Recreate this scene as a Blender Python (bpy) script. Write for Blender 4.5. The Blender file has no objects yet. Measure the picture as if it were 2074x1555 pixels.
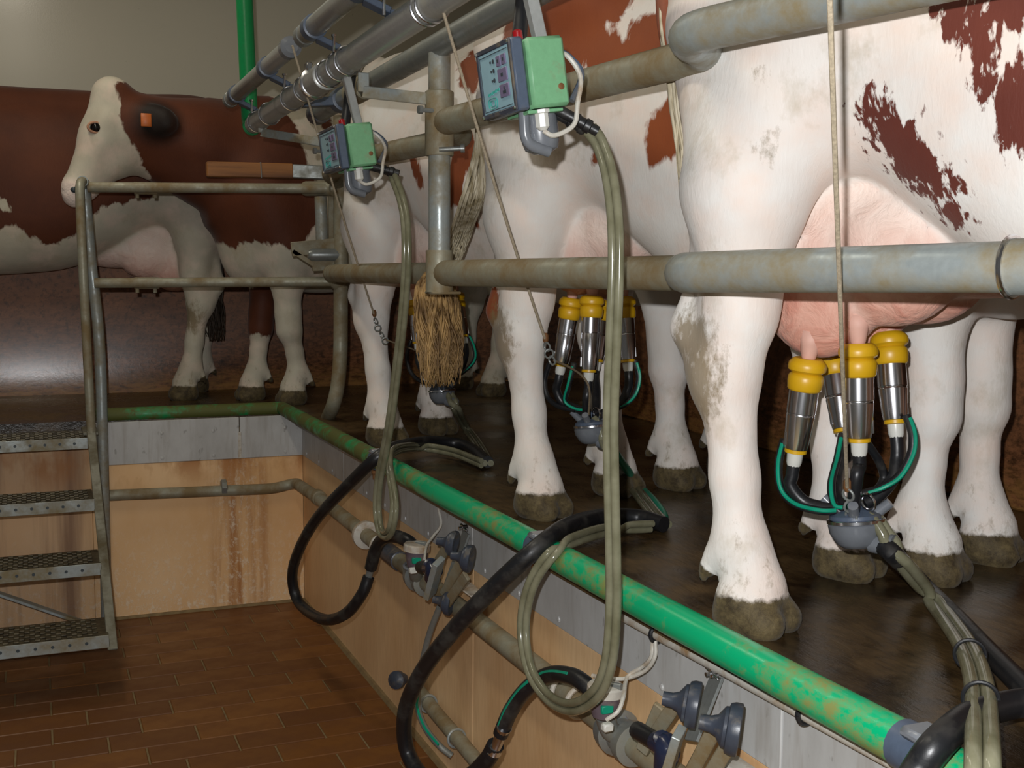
import bpy, math, random
import numpy as np
from mathutils import Vector, Matrix

S = bpy.context.scene
COL = S.collection
rnd = random.Random(7)

# ------------------------------------------------------------------ camera
F = 2330.0; CX, CY = 1037.0, 777.5; CAM = np.array([0.0, 0.0, 0.63])
_d1 = np.array([66 - CX, -(554 - CY), -F]); _d1 /= np.linalg.norm(_d1)
_d2 = np.array([6750 - CX, -(594 - CY), -F]); _d2 -= _d2.dot(_d1) * _d1; _d2 /= np.linalg.norm(_d2)
_d3 = np.cross(_d2, _d1)
ROT = np.array([_d2, _d1, _d3])
cd = bpy.data.cameras.new('camera'); cam = bpy.data.objects.new('camera', cd); COL.objects.link(cam)
cd.sensor_width = 36.0; cd.sensor_fit = 'HORIZONTAL'; cd.lens = F / 2074 * 36
cd.clip_start = 0.05; cd.clip_end = 100
m4 = Matrix.Identity(4)
for i in range(3):
    for j in range(3): m4[i][j] = ROT[i][j]
    m4[i][3] = CAM[i]
cam.matrix_world = m4
S.camera = cam

# ------------------------------------------------------------------ world, lamps, exposure
w = bpy.data.worlds.new('world'); S.world = w; w.use_nodes = True
w.node_tree.nodes['Background'].inputs[0].default_value = (1.0, 0.95, 0.86, 1)
w.node_tree.nodes['Background'].inputs[1].default_value = 0.07
def lamp(name, kind, loc, power, color, **k):
    l = bpy.data.lights.new(name, kind); o = bpy.data.objects.new(name, l); COL.objects.link(o)
    l.energy = power; l.color = color; o.location = loc
    for a, b in k.items(): setattr(l, a, b)
    return o
fl = CAM + ROT @ np.array([-0.045, 0.085, 0.0])
lamp('camera_flash', 'POINT', fl, 175, (0.985, 0.99, 1.0), shadow_soft_size=0.012)
for nm, y in (('ceiling_tube_light', 2.2), ('ceiling_tube_light.001', 4.6)):
    lamp(nm, 'AREA', (-0.1, y, 2.55), 14, (1.0, 0.92, 0.76), shape='RECTANGLE', size=0.2, size_y=1.4)
S.view_settings.view_transform = 'Standard'
S.view_settings.look = 'None'
S.view_settings.exposure = 0.0
S.view_settings.gamma = 1.0
S.view_settings.use_curve_mapping = False

# ------------------------------------------------------------------ pixel -> world point on a chosen real plane
def ray(x, y): return ROT @ np.array([x - CX, -(y - CY), -F])
def P(x, y, X=None, Y=None, Z=None, D=None):
    r = ray(x, y)
    if X is not None: t = X / r[0]
    elif Y is not None: t = Y / r[1]
    elif Z is not None: t = (Z - CAM[2]) / r[2]
    else: t = D / F
    return CAM + t * r

# ------------------------------------------------------------------ materials
def lin(r, g, b):
    f = lambda v: (v / 255 / 12.92) if v / 255 <= 0.04045 else ((v / 255 + 0.055) / 1.055) ** 2.4
    return (f(r), f(g), f(b), 1.0)
class NT:
    def __init__(s, name):
        s.m = bpy.data.materials.new(name); s.m.use_nodes = True; s.t = s.m.node_tree
        s.b = s.t.nodes['Principled BSDF']; s.co = s.t.nodes.new('ShaderNodeTexCoord').outputs['Object']
    def n(s, typ, **k):
        o = s.t.nodes.new(typ)
        for a, v in k.items(): setattr(o, a, v)
        return o
    def link(s, a, b): s.t.links.new(a, b)
    def put(s, sock, v):
        if isinstance(v, bpy.types.NodeSocket): s.link(v, sock)
        else: sock.default_value = v
    def noise(s, scale=5, stretch=(1, 1, 1), detail=4, rough=0.55, off=(0, 0, 0), dist=0):
        mp = s.n('ShaderNodeMapping'); s.link(s.co, mp.inputs[0]); mp.inputs['Scale'].default_value = stretch; mp.inputs['Location'].default_value = off
        o = s.n('ShaderNodeTexNoise'); s.link(mp.outputs[0], o.inputs['Vector'])
        o.inputs['Scale'].default_value = scale; o.inputs['Detail'].default_value = detail; o.inputs['Roughness'].default_value = rough; o.inputs['Distortion'].default_value = dist
        return o.outputs['Fac']
    def ramp(s, fac, lo, hi, a=0.0, b=1.0):
        o = s.n('ShaderNodeMapRange'); s.put(o.inputs[0], fac)
        for i, v in enumerate((lo, hi, a, b)): o.inputs[i + 1].default_value = v
        return o.outputs[0]
    def mix(s, fac, a, b):
        o = s.n('ShaderNodeMix', data_type='RGBA'); s.put(o.inputs[0], fac); s.put(o.inputs[6], a); s.put(o.inputs[7], b); return o.outputs[2]
    def math(s, op, a, b=0.0):
        o = s.n('ShaderNodeMath', operation=op); s.put(o.inputs[0], a); s.put(o.inputs[1], b); return o.outputs[0]
    def attr(s, name):
        o = s.n('ShaderNodeAttribute', attribute_name=name); return o.outputs['Fac']
    def sep(s):
        o = s.n('ShaderNodeSeparateXYZ'); s.link(s.co, o.inputs[0]); return o.outputs
    def fin(s, color, rough=0.5, metal=0.0, bump=None, bs=0.2, bd=0.01, **k):
        s.put(s.b.inputs['Base Color'], color); s.put(s.b.inputs['Roughness'], rough); s.put(s.b.inputs['Metallic'], metal)
        for a, v in k.items(): s.put(s.b.inputs[a.replace('_', ' ')], v)
        if bump is not None:
            o = s.n('ShaderNodeBump'); o.inputs['Strength'].default_value = bs; o.inputs['Distance'].default_value = bd
            s.link(bump, o.inputs['Height']); s.link(o.outputs[0], s.b.inputs['Normal'])
        return s.m
def simple(name, col, rough=0.5, metal=0.0, var=0.12, scale=30, **k):
    n = NT(name); c = lin(*col); d = tuple(v * (1 - 2 * var) for v in c[:3]) + (1,)
    f = n.ramp(n.noise(scale), 0.3, 0.7)
    return n.fin(n.mix(f, d, c), rough, metal, **k)
def dirty(name, col, dirt, amount=0.5, rough=0.4, metal=0.0, scale=9, stretch=(1, 1, 1)):
    n = NT(name)
    f = n.ramp(n.noise(scale, stretch, 6, 0.65), 0.62 - amount * 0.35, 0.78 - amount * 0.25)
    g = n.noise(90, detail=3)
    c = n.mix(n.ramp(g, 0.3, 0.7, 0, 0.25), lin(*col), tuple(v * 0.5 for v in lin(*col)[:3]) + (1,))
    return n.fin(n.mix(f, c, lin(*dirt)), n.ramp(f, 0, 1, rough, 0.8), n.ramp(f, 0, 1, metal, metal * 0.2), g, 0.15, 0.002)

MT = {}
MT['galv'] = dirty('galvanised_steel', (156, 164, 164), (128, 116, 88), 0.6, 0.34, 0.35, 7)
MT['galv_old'] = dirty('mucky_galvanised_pipe', (150, 148, 130), (124, 106, 74), 0.66, 0.45, 0.2, 8)
MT['galv_clean'] = dirty('dull_grey_pipe', (138, 142, 140), (120, 116, 100), 0.3, 0.35, 0.45, 6)
MT['steel'] = simple('polished_steel', (215, 216, 220), 0.2, 1.0, 0.04)
MT['brushed'] = dirty('brushed_stainless', (176, 178, 176), (150, 146, 132), 0.35, 0.3, 0.4, 5)
MT['yellow'] = simple('yellow_rubber', (206, 160, 20), 0.38, 0, 0.05)
MT['black'] = dirty('black_rubber', (26, 27, 30), (52, 50, 46), 0.35, 0.38, 0, 12)
MT['green_stripe'] = simple('green_stripe', (0, 150, 118), 0.4)
MT['nipple'] = simple('milky_white_plastic', (205, 205, 198), 0.3, 0, 0.04)
MT['claw'] = simple('grey_claw_plastic', (112, 116, 122), 0.25, 0, 0.1)
MT['blue_grey'] = dirty('blue_grey_plastic', (74, 86, 104), (98, 90, 76), 0.25, 0.4)
MT['knob'] = dirty('dark_slate_knob', (56, 62, 74), (100, 90, 74), 0.3, 0.35, 0, 20)
MT['box_green'] = dirty('green_box_paint', (112, 166, 124), (124, 122, 92), 0.12, 0.4, 0, 14)
MT['panel_blue'] = simple('pale_blue_panel', (142, 178, 190), 0.3, 0, 0.03)
MT['button'] = simple('mauve_button', (112, 104, 132), 0.4, 0, 0.04)
MT['teal_ink'] = simple('teal_ink', (60, 150, 140), 0.5, 0, 0.03)
MT['dark_ink'] = simple('dark_ink', (50, 60, 66), 0.5, 0, 0.03)
MT['red'] = simple('red_lamp_cap', (150, 20, 26), 0.25)
MT['rope'] = simple('beige_cord', (178, 164, 140), 0.85, 0, 0.2, 200)
MT['rope_dark'] = simple('grubby_cord', (128, 112, 88), 0.85, 0, 0.2, 200)
MT['white_plastic'] = dirty('off_white_plastic', (196, 192, 182), (150, 122, 88), 0.4, 0.4, 0, 14)
MT['green_pipe'] = dirty('green_plastic_pipe', (14, 130, 70), (10, 100, 56), 0.3, 0.3, 0, 3)
MT['rust'] = simple('rusty_steel', (120, 80, 44), 0.7, 0.2)
MT['cow_eye'] = simple('cow_eye', (18, 14, 16), 0.05)
MT['tail_brown'] = simple('rust_brown_tail_hair', (138, 72, 46), 0.6, 0, 0.12, 60)
MT['teat_skin0'] = simple('eyelid_skin', (190, 140, 110), 0.6)
MT['tag'] = simple('orange_ear_tag', (205, 110, 50), 0.45)
n = NT('wet_clear_hose'); MT['hose'] = n.fin(n.mix(n.ramp(n.noise(18), 0.35, 0.65), lin(116, 114, 90), lin(142, 140, 116)), 0.16, 0, Transmission_Weight=0.25, IOR=1.4)
n = NT('tube_kerb_green'); f = n.ramp(n.math('MULTIPLY', n.noise(3.2, detail=2, off=(3, 1, 0)), n.noise(38, (1, 0.6, 1), 6, 0.7)), 0.24, 0.36)
MT['kerb'] = n.fin(n.mix(f, lin(0, 168, 112), lin(124, 134, 74)), n.ramp(f, 0, 1, 0.28, 0.7))
n = NT('tube_kerb_mucky'); f = n.ramp(n.noise(9, (1, 1, 1), 6, 0.7), 0.34, 0.52)
MT['kerb_mucky'] = n.fin(n.mix(f, lin(0, 150, 88), lin(88, 92, 40)), n.ramp(f, 0, 1, 0.3, 0.7))
# wood
n = NT('worn_plank_wood'); MT['wood'] = n.fin(n.mix(n.ramp(n.noise(16, (0.12, 1, 1.6), 5), 0.35, 0.65), lin(158, 104, 54), lin(98, 60, 32)), 0.6, 0, n.noise(30, (0.1, 1, 1)), 0.3)
# upper wall
n = NT('cream_wall'); sp = n.ramp(n.noise(60, detail=1), 0.78, 0.80)
MT['wall'] = n.fin(n.mix(sp, n.mix(n.noise(2), lin(196, 188, 168), lin(186, 180, 162)), lin(90, 84, 70)), 0.22, 0, n.noise(140, detail=2), 0.06, 0.003)
# brown lower wall, wet
n = NT('brown_wet_wall'); a = n.noise(5, (1, 1, 2), 8, 0.7); b = n.noise(34, (1, 1, 1), 6, 0.75); z = n.sep()[2]
c = n.mix(n.ramp(a, 0.3, 0.7), lin(158, 104, 68), lin(112, 72, 46)); c = n.mix(n.ramp(b, 0.5, 0.72), c, lin(50, 34, 18))
low = n.math('MULTIPLY', n.ramp(z, 0.62, 0.05), n.ramp(n.noise(22, (1, 1, 3), 6, 0.75), 0.42, 0.6)); c = n.mix(n.math('MULTIPLY', low, 0.8), c, lin(40, 26, 14))
foot = n.math('MULTIPLY', n.ramp(z, 0.13, 0.03), n.ramp(n.noise(13, (1, 1, 4), 5, 0.7), 0.35, 0.6)); c = n.mix(foot, c, lin(148, 106, 58))
MT['brown_wall'] = n.fin(c, n.ramp(z, 0.1, 0.5, 0.2, 0.55), 0, b, 0.12, 0.003)
# platform floor
n = NT('wet_platform'); a = n.noise(3.0, (1, 1, 1), 6, 0.65); b = n.noise(60, (1, 0.25, 1), 5, 0.7)
c = n.mix(n.ramp(a, 0.38, 0.62), lin(98, 77, 48), lin(40, 30, 19)); c = n.mix(n.ramp(b, 0.45, 0.7, 0, 0.6), c, lin(24, 18, 12))
MT['platform'] = n.fin(c, n.ramp(a, 0.35, 0.65, 0.42, 0.17), 0, b, 0.35, 0.004)
# pit walls
n = NT('tan_pit_panel'); a = n.noise(3, (1, 1, 0.35), 5); g = n.noise(90, (1, 1, 0.15), 3)
c = n.mix(n.ramp(a, 0.35, 0.65), lin(232, 196, 150), lin(216, 174, 126)); c = n.mix(n.ramp(g, 0.4, 0.7, 0, 0.2), c, lin(172, 128, 84))
MT['tan'] = n.fin(c, 0.5, 0, g, 0.08, 0.002)
n = NT('tan_rust_streaked'); x, y, z = n.sep(); a = n.noise(3, (1, 1, 0.6), 6)
c = n.mix(n.ramp(a, 0.35, 0.65), lin(236, 198, 150), lin(224, 178, 122))
st = n.noise(9, (1, 1, 0.07), 5, 0.6, (2.1, 0, 0))
band = n.math('SUBTRACT', 1.0, n.ramp(n.math('ABSOLUTE', n.math('SUBTRACT', x, 0.83)), 0.03, 0.15))
r1 = n.math('MULTIPLY', n.ramp(st, 0.38, 0.52), n.ramp(band, 0.0, 0.5)); c = n.mix(n.math('MULTIPLY', r1, 0.9), c, lin(168, 104, 40))
lowm = n.ramp(z, -0.42, -0.84); wf = n.math('MULTIPLY', n.ramp(n.noise(42, (1, 1, 0.7), 6, 0.75, (0, 0, 5)), 0.5, 0.62), n.math('MAXIMUM', n.math('MULTIPLY', lowm, 0.75), n.math('MULTIPLY', band, 0.75)))
c = n.mix(wf, c, lin(240, 222, 196))
lf = n.math('MULTIPLY', n.ramp(x, 0.24, 0.12), n.ramp(n.noise(12, (1, 1, 0.05), 5), 0.4, 0.6)); c = n.mix(n.math('MULTIPLY', n.ramp(x, 0.24, 0.12), 0.45), c, lin(176, 146, 122)); c = n.mix(n.math('MULTIPLY', lf, 0.75), c, lin(112, 76, 52))
tp = n.math('MULTIPLY', n.ramp(z, -0.34, -0.2), n.ramp(n.noise(8, (1, 1, 0.5), 5, 0.6, (9, 0, 0)), 0.42, 0.6)); c = n.mix(n.math('MULTIPLY', tp, 0.8), c, lin(170, 108, 44))
MT['tan_rust'] = n.fin(c, 0.55, 0, wf, 0.3, 0.006)
n = NT('grey_sheet'); a = n.noise(5, (1, 1, 0.5), 6, 0.65); sp = n.ramp(n.noise(30, (1, 1, 0.5), 3), 0.64, 0.7); d = n.noise(40, (1, 1, 0.12), 4)
c = n.mix(n.ramp(a, 0.3, 0.7), lin(196, 197, 196), lin(166, 165, 162)); c = n.mix(n.math('MULTIPLY', sp, 0.5), c, lin(110, 106, 98)); c = n.mix(n.ramp(d, 0.52, 0.75, 0, 0.3), c, lin(112, 92, 66))
MT['grey'] = n.fin(c, 0.5, 0.0, d, 0.1, 0.002)
n = NT('grout'); MT['grout'] = n.fin(n.mix(n.noise(30), lin(150, 128, 88), lin(92, 74, 46)), 0.8)
n = NT('terracotta_tile'); oi = n.n('ShaderNodeObjectInfo').outputs['Random']; a = n.noise(10, detail=5)
c = n.mix(oi, lin(124, 78, 30), lin(98, 58, 22)); c = n.mix(n.ramp(a, 0.4, 0.75, 0, 0.6), c, lin(94, 54, 26))
MT['tile'] = n.fin(c, n.ramp(a, 0.3, 0.7, 0.35, 0.55), 0, a, 0.1, 0.003)
n = NT('tread_plate'); g = n.noise(40); MT['tread'] = n.fin(n.mix(n.ramp(g, 0.35, 0.65), lin(82, 74, 54), lin(50, 42, 28)), 0.45, 0.2)
MT['galv_dark'] = dirty('dull_dark_steel', (112, 110, 96), (84, 74, 50), 0.5, 0.45, 0.2, 9)
# tail hair
n = NT('tan_tail_hair'); a = n.noise(9, (6, 6, 0.6), 4)
MT['tail_tan'] = n.fin(n.mix(n.ramp(a, 0.35, 0.65), lin(184, 148, 94), lin(96, 70, 38)), 0.6)
n = NT('pale_tail_hair'); a = n.noise(9, (6, 6, 0.6), 4)
MT['tail_pale'] = n.fin(n.mix(n.ramp(a, 0.35, 0.65), lin(214, 204, 180), lin(150, 136, 104)), 0.6)
n = NT('dark_tail_hair'); MT['tail_dark'] = n.fin(n.mix(n.noise(20), lin(70, 54, 36), lin(40, 30, 20)), 0.6)

# cow hide
def hide(name, brown1, brown2, white1, white2, rag=0.05, fine=26):
    n = NT(name)
    h = n.noise(fine, (1.0, 1.0, 0.38), 5, 0.6, dist=0.3); big = n.noise(5, detail=3)
    d = n.math('ADD', n.attr('brown'), n.math('MULTIPLY', n.math('SUBTRACT', h, 0.5), rag * 2.2))
    bm = n.ramp(d, -0.006, 0.006)
    wc = n.mix(n.ramp(big, 0.35, 0.65), lin(*white1), lin(*white2))
    wc = n.mix(n.ramp(n.noise(9, (1, 1, 1), 4, 0.6, (7, 3, 2)), 0.45, 0.7, 0, 0.5), wc, lin(232, 206, 190)); sm = n.ramp(n.noise(7, (1, 1, 0.7), 6, 0.7, (4, 2, 1)), 0.55, 0.74, 0, 0.5); wc = n.mix(sm, wc, lin(158, 142, 108))
    bc = n.mix(n.ramp(n.noise(4, detail=4), 0.3, 0.7), lin(*brown1), lin(*brown2))
    c = n.mix(bm, wc, bc)
    pv = n.noise(16, (1, 1, 1), 5, 0.6, dist=0.8)
    zz = n.sep()[2]; pc = n.mix(n.ramp(zz, 0.58, 0.76), n.mix(n.ramp(pv, 0.38, 0.62), lin(216, 168, 150), lin(200, 140, 122)), n.mix(n.ramp(pv, 0.3, 0.7), lin(236, 220, 210), lin(230, 206, 194))); c = n.mix(n.attr('pink'), c, pc)
    dn = n.noise(34, (1, 1, 0.5), 6, 0.75)
    dm = n.ramp(n.math('ADD', n.attr('dirt'), n.math('MULTIPLY', n.math('SUBTRACT', dn, 0.5), 1.5)), 0.45, 0.75); c = n.mix(n.math('MULTIPLY', dm, 0.8), c, lin(118, 100, 66))
    hn = n.noise(30, detail=6, rough=0.75)
    hc = n.mix(n.ramp(hn, 0.35, 0.65), lin(106, 92, 62), lin(56, 46, 30)); c = n.mix(n.ramp(n.math('ADD', n.attr('hoof'), n.math('MULTIPLY', n.math('SUBTRACT', hn, 0.5), 0.7)), 0.4, 0.6), c, hc)
    c = n.mix(n.attr('dark'), c, lin(30, 20, 15))
    hair = n.noise(130, (1.0, 1.0, 0.25), 3, 0.6, dist=0.5)
    hb = n.math('ADD', n.math('MULTIPLY', hair, 0.25), n.math('ADD', n.math('MULTIPLY', n.math('MULTIPLY', pv, n.attr('pink')), 3.5), n.math('MULTIPLY', n.math('MULTIPLY', hn, n.attr('hoof')), 1.5)))
    return n.fin(c, 0.62, 0, hb, 0.4, 0.008, Specular_IOR_Level=0.25, Sheen_Weight=0.1)
MT['hide_roan'] = hide('hide_white_roan', (104, 50, 38), (84, 38, 30), (230, 228, 224), (222, 211, 203), 0.085, 46)
MT['hide_red'] = hide('hide_white_red', (140, 72, 36), (120, 58, 30), (228, 226, 221), (220, 212, 203), 0.04, 24)
MT['hide_dark'] = hide('hide_dark_red', (96, 50, 28), (76, 38, 22), (196, 190, 172), (182, 174, 156), 0.04, 22)

# ------------------------------------------------------------------ object helpers
WL = {}
def wl(o): return WL.get(o.name, np.zeros(3))
def mesh_obj(name, V, Fc, mat, parent=None, loc=None, smooth=True):
    V = np.asarray(V, float)
    base = wl(parent) if parent is not None else (np.array(loc, float) if loc is not None else np.array([V[:, 0].mean(), V[:, 1].mean(), V[:, 2].min()]))
    me = bpy.data.meshes.new(name); me.from_pydata((V - base).tolist(), [], Fc)
    if smooth:
        me.polygons.foreach_set('use_smooth', [True] * len(me.polygons))
        try: me.set_sharp_from_angle(angle=math.radians(38))
        except Exception: pass
    me.materials.append(mat if not isinstance(mat, str) else MT[mat]); me.update()
    o = bpy.data.objects.new(name, me); COL.objects.link(o)
    if parent is not None: o.parent = parent
    else: o.location = base
    WL[o.name] = base
    return o
def empty(name, loc, label=None, cat=None, group=None):
    o = bpy.data.objects.new(name, None); COL.objects.link(o); o.location = loc; o.empty_display_size = 0.05
    WL[o.name] = np.array(loc, float); return tag(o, label, cat, group)
def tag(o, label=None, cat=None, group=None, kind=None):
    for k, v in (('label', label), ('category', cat), ('group', group), ('kind', kind)):
        if v: o[k] = v
    return o
def join(*ms):
    V = []; Fc = []; k = 0
    for v, f in ms:
        V += [tuple(p) for p in v]; Fc += [tuple(i + k for i in q) for q in f]; k += len(v)
    return V, Fc
def spline(pts, n=8):
    p = np.array(pts, float)
    if len(p) < 3: return p
    q = np.vstack([2 * p[0] - p[1], p, 2 * p[-1] - p[-2]]); out = []
    for i in range(1, len(q) - 2):
        a, b, c, d = q[i - 1:i + 3]
        for k in range(n):
            t = k / n
            out.append(0.5 * (2 * b + (c - a) * t + (2 * a - 5 * b + 4 * c - d) * t * t + (3 * b - a - 3 * c + d) * t ** 3))
    out.append(p[-1]); return np.array(out)
def sweep(pts, r, sides=12, cap=True, flat=None):
    p = np.array(pts, float); n_ = len(p); r = np.full(n_, r) if np.isscalar(r) else np.interp(np.linspace(0, 1, n_), np.linspace(0, 1, len(r)), r)
    T = np.gradient(p, axis=0); T /= np.linalg.norm(T, axis=1)[:, None] + 1e-12
    a = np.array([0, 0, 1.0]) if abs(T[0][2]) < 0.9 else np.array([0, 1.0, 0])
    N = np.cross(T[0], a); N /= np.linalg.norm(N); V = []
    for i in range(n_):
        N = N - N.dot(T[i]) * T[i]; N /= np.linalg.norm(N); B = np.cross(T[i], N)
        for k in range(sides):
            t = 2 * math.pi * k / sides; V.append(p[i] + r[i] * (math.cos(t) * N + math.sin(t) * B))
    Fc = [(i * sides + k, i * sides + (k + 1) % sides, (i + 1) * sides + (k + 1) % sides, (i + 1) * sides + k) for i in range(n_ - 1) for k in range(sides)]
    if cap: Fc += [tuple(range(sides - 1, -1, -1)), tuple(range((n_ - 1) * sides, n_ * sides))]
    return V, Fc
def tube(name, pts, r, mat, parent=None, n=0, sides=12, **k):
    p = spline(pts, n) if n else pts
    return mesh_obj(name, *sweep(p, r, sides), mat, parent, **k)
def frame(axis, up=None):
    a = np.array(axis, float); a /= np.linalg.norm(a)
    u = np.array(up if up is not None else ((0, 0, 1.0) if abs(a[2]) < 0.9 else (1.0, 0, 0)), float)
    x = np.cross(u, a); x /= np.linalg.norm(x); return x, np.cross(a, x), a
def lathe(p0, axis, prof, sides=20):
    """prof: (distance along the axis, radius)"""
    x, y, a = frame(axis); p0 = np.array(p0, float); V = []
    for d, r in prof:
        for k in range(sides):
            t = 2 * math.pi * k / sides; V.append(p0 + a * d + max(r, 1e-4) * (math.cos(t) * x + math.sin(t) * y))
    m = len(prof)
    Fc = [(i * sides + k, i * sides + (k + 1) % sides, (i + 1) * sides + (k + 1) % sides, (i + 1) * sides + k) for i in range(m - 1) for k in range(sides)]
    return V, Fc + [tuple(range(sides - 1, -1, -1)), tuple(range((m - 1) * sides, m * sides))]
def boxm(c, size, ax=None, bev=0.0):
    """bevelled box, centre c, full size, axes rows ax"""
    A = np.eye(3) if ax is None else np.array(ax, float); c = np.array(c, float); h = np.array(size, float) / 2; b = min(bev, h.min() * 0.9)
    if b <= 0:
        V = [c + (np.array([i, j, k]) * h) @ A for i in (-1, 1) for j in (-1, 1) for k in (-1, 1)]
        return V, [(0, 1, 3, 2), (4, 6, 7, 5), (0, 4, 5, 1), (2, 3, 7, 6), (0, 2, 6, 4), (1, 5, 7, 3)]
    V = []; idx = {}
    for i in (-1, 1):
        for j in (-1, 1):
            for k in (-1, 1):
                for q in range(3):
                    e = np.array([b, b, b]); e[q] = 0
                    idx[(i, j, k, q)] = len(V); V.append(c + (np.array([i, j, k]) * (h - e)) @ A)
    Fc = []
    for q in range(3):
        u, v = (q + 1) % 3, (q + 2) % 3
        for s in (-1, 1):
            f = []
            for su, sv in ((-1, -1), (1, -1), (1, 1), (-1, 1)):
                t = [0, 0, 0]; t[q] = s; t[u] = su; t[v] = sv; f.append(idx[(t[0], t[1], t[2], q)])
            Fc.append(tuple(f if s > 0 else f[::-1]))
        for su in (-1, 1):
            for sv in (-1, 1):
                t = [0, 0, 0]; t[u] = su; t[v] = sv; f = []
                for s, fa in ((-1, u), (1, u), (1, v), (-1, v)):
                    t[q] = s; f.append(idx[(t[0], t[1], t[2], fa)])
                Fc.append(tuple(f if su * sv < 0 else f[::-1]))
    for i in (-1, 1):
        for j in (-1, 1):
            for k in (-1, 1):
                f = (idx[(i, j, k, 0)], idx[(i, j, k, 1)], idx[(i, j, k, 2)]); Fc.append(f if i * j * k > 0 else f[::-1])
    return V, Fc
def box(name, c, size, mat, parent=None, ax=None, bev=0.003, **k):
    return mesh_obj(name, *boxm(c, size, ax, bev), mat, parent, **k)
def bar(p0, p1, wd, th, up=None, bev=0.002):
    p0 = np.array(p0, float); p1 = np.array(p1, float); x, y, a = frame(p1 - p0, up)
    return boxm((p0 + p1) / 2, (wd, th, np.linalg.norm(p1 - p0)), (x, y, a), bev)
def rbox(x0, x1, y0, y1, z0, z1, bev=0.003): return boxm(((x0 + x1) / 2, (y0 + y1) / 2, (z0 + z1) / 2), (x1 - x0, y1 - y0, z1 - z0), None, bev)

exec_order = []
# ================================================================== THE ROOM
EX, EY, FZ, BZ = 1.12, 5.19, -0.87, -0.19          # pit side wall, pit end wall, pit floor, band bottom
WY, WX = 6.5, 2.5                                   # back wall, right wall
def struct(name, m, mat, parent=None, smooth=False):
    o = mesh_obj(name, m[0], m[1], mat, parent, loc=(0, 0, 0), smooth=smooth)
    if parent is None: o['kind'] = 'structure'
    return o
plat = struct('platform', join(rbox(EX - 0.035, WX, -0.6, EY + 0.05, -0.05, 0, 0), rbox(-2.2, WX + 1.6, EY + 0.05, WY, -0.05, 0, 0)), 'platform')
wb = struct('wall_back', rbox(-2.2, WX + 1.6, WY, WY + 0.12, -0.05, 2.9, 0), 'wall')
pz_ = [(0.0, 0.0), (0.03, 0.006), (0.07, 0.0125), (0.11, 0.0175), (0.16, 0.022), (0.22, 0.026), (0.30, 0.029), (0.40, 0.031), (1.12, 0.032)]
vv = [(x, WY - 0.055 + o_, z) for z, o_ in pz_ for x in (-2.2, WX + 1.6)] + [(x, WY + 0.0, 1.12) for x in (-2.2, WX + 1.6)]
struct('lower_wall', (vv, [(2 * i, 2 * i + 1, 2 * i + 3, 2 * i + 2) for i in range(len(pz_))]), 'brown_wall', wb, smooth=True)
wr = struct('wall_right', rbox(WX, WX + 0.12, -0.6, 5.0, -0.05, 2.9, 0), 'wall')
struct('lower_wall', rbox(WX - 0.03, WX, -0.6, 5.0, 0, 1.12, 0.006), 'brown_wall', wr)
struct('ceiling', rbox(-2.2, WX + 1.6, -0.6, WY + 0.12, 2.9, 3.0, 0), 'wall')
ws = struct('wall_pit_side', rbox(EX + 0.008, EX + 0.1, -0.6, EY + 0.1, FZ - 0.05, -0.05, 0), 'grout')
we = struct('wall_pit_end', rbox(-2.2, EX + 0.008, EY + 0.008, EY + 0.1, FZ - 0.05, -0.05, 0), 'grout')
ys = [EY, 4.42, 2.97, 1.52, 0.1]
for a, b in zip(ys[:-1], ys[1:]):
    struct('band_panel', rbox(EX - 0.004, EX + 0.01, b + 0.002, a - 0.002, BZ, -0.004, 0.002), 'grey', ws)
    vs = []
    yy = a - 0.1
    while yy > b + 0.05:
        for zz in (-0.05, BZ + 0.02): vs.append(lathe((EX - 0.004, yy, zz), (-1, 0, 0), [(0, 0.007), (0.003, 0.006), (0.004, 0.001)], 8))
        yy -= 0.24
    o = struct('screw_heads', join(*vs), 'grey', ws); o['kind'] = 'stuff'
for a, b in zip([EY, 2.97, 0.1][:-1], [2.97, 0.1]):
    struct('tan_panel', rbox(EX, EX + 0.01, b + 0.002, a - 0.001, FZ, BZ - 0.001, 0.002), 'tan', ws)
xe = [EX + 0.004, 0.835, 0.21]
for a, b in zip(xe[:-1], xe[1:]):
    struct('band_panel', rbox(b + 0.002, a - 0.002, EY - 0.004, EY + 0.01, BZ, -0.004, 0.002), 'grey', we)
struct('tan_panel', join(rbox(0.208, EX, EY, EY + 0.009, FZ, BZ - 0.001, 0.002), rbox(-2.1, 0.207, EY, EY + 0.009, FZ, -0.055, 0.002)), 'tan_rust', we)
vs = [lathe((x, EY - 0.004, z), (0, -1, 0), [(0, 0.008), (0.003, 0.007), (0.004, 0.001)], 8) for x in (1.04, 0.72, 0.5) for z in (-0.06, BZ + 0.02)]
o = struct('screw_heads', join(*vs), 'grey', we); o['kind'] = 'stuff'
# joint cover strip in the band of the end wall
struct('joint_strip', rbox(0.828, 0.842, EY - 0.007, EY - 0.003, BZ, -0.07, 0.001), 'white_plastic', we)
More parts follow.
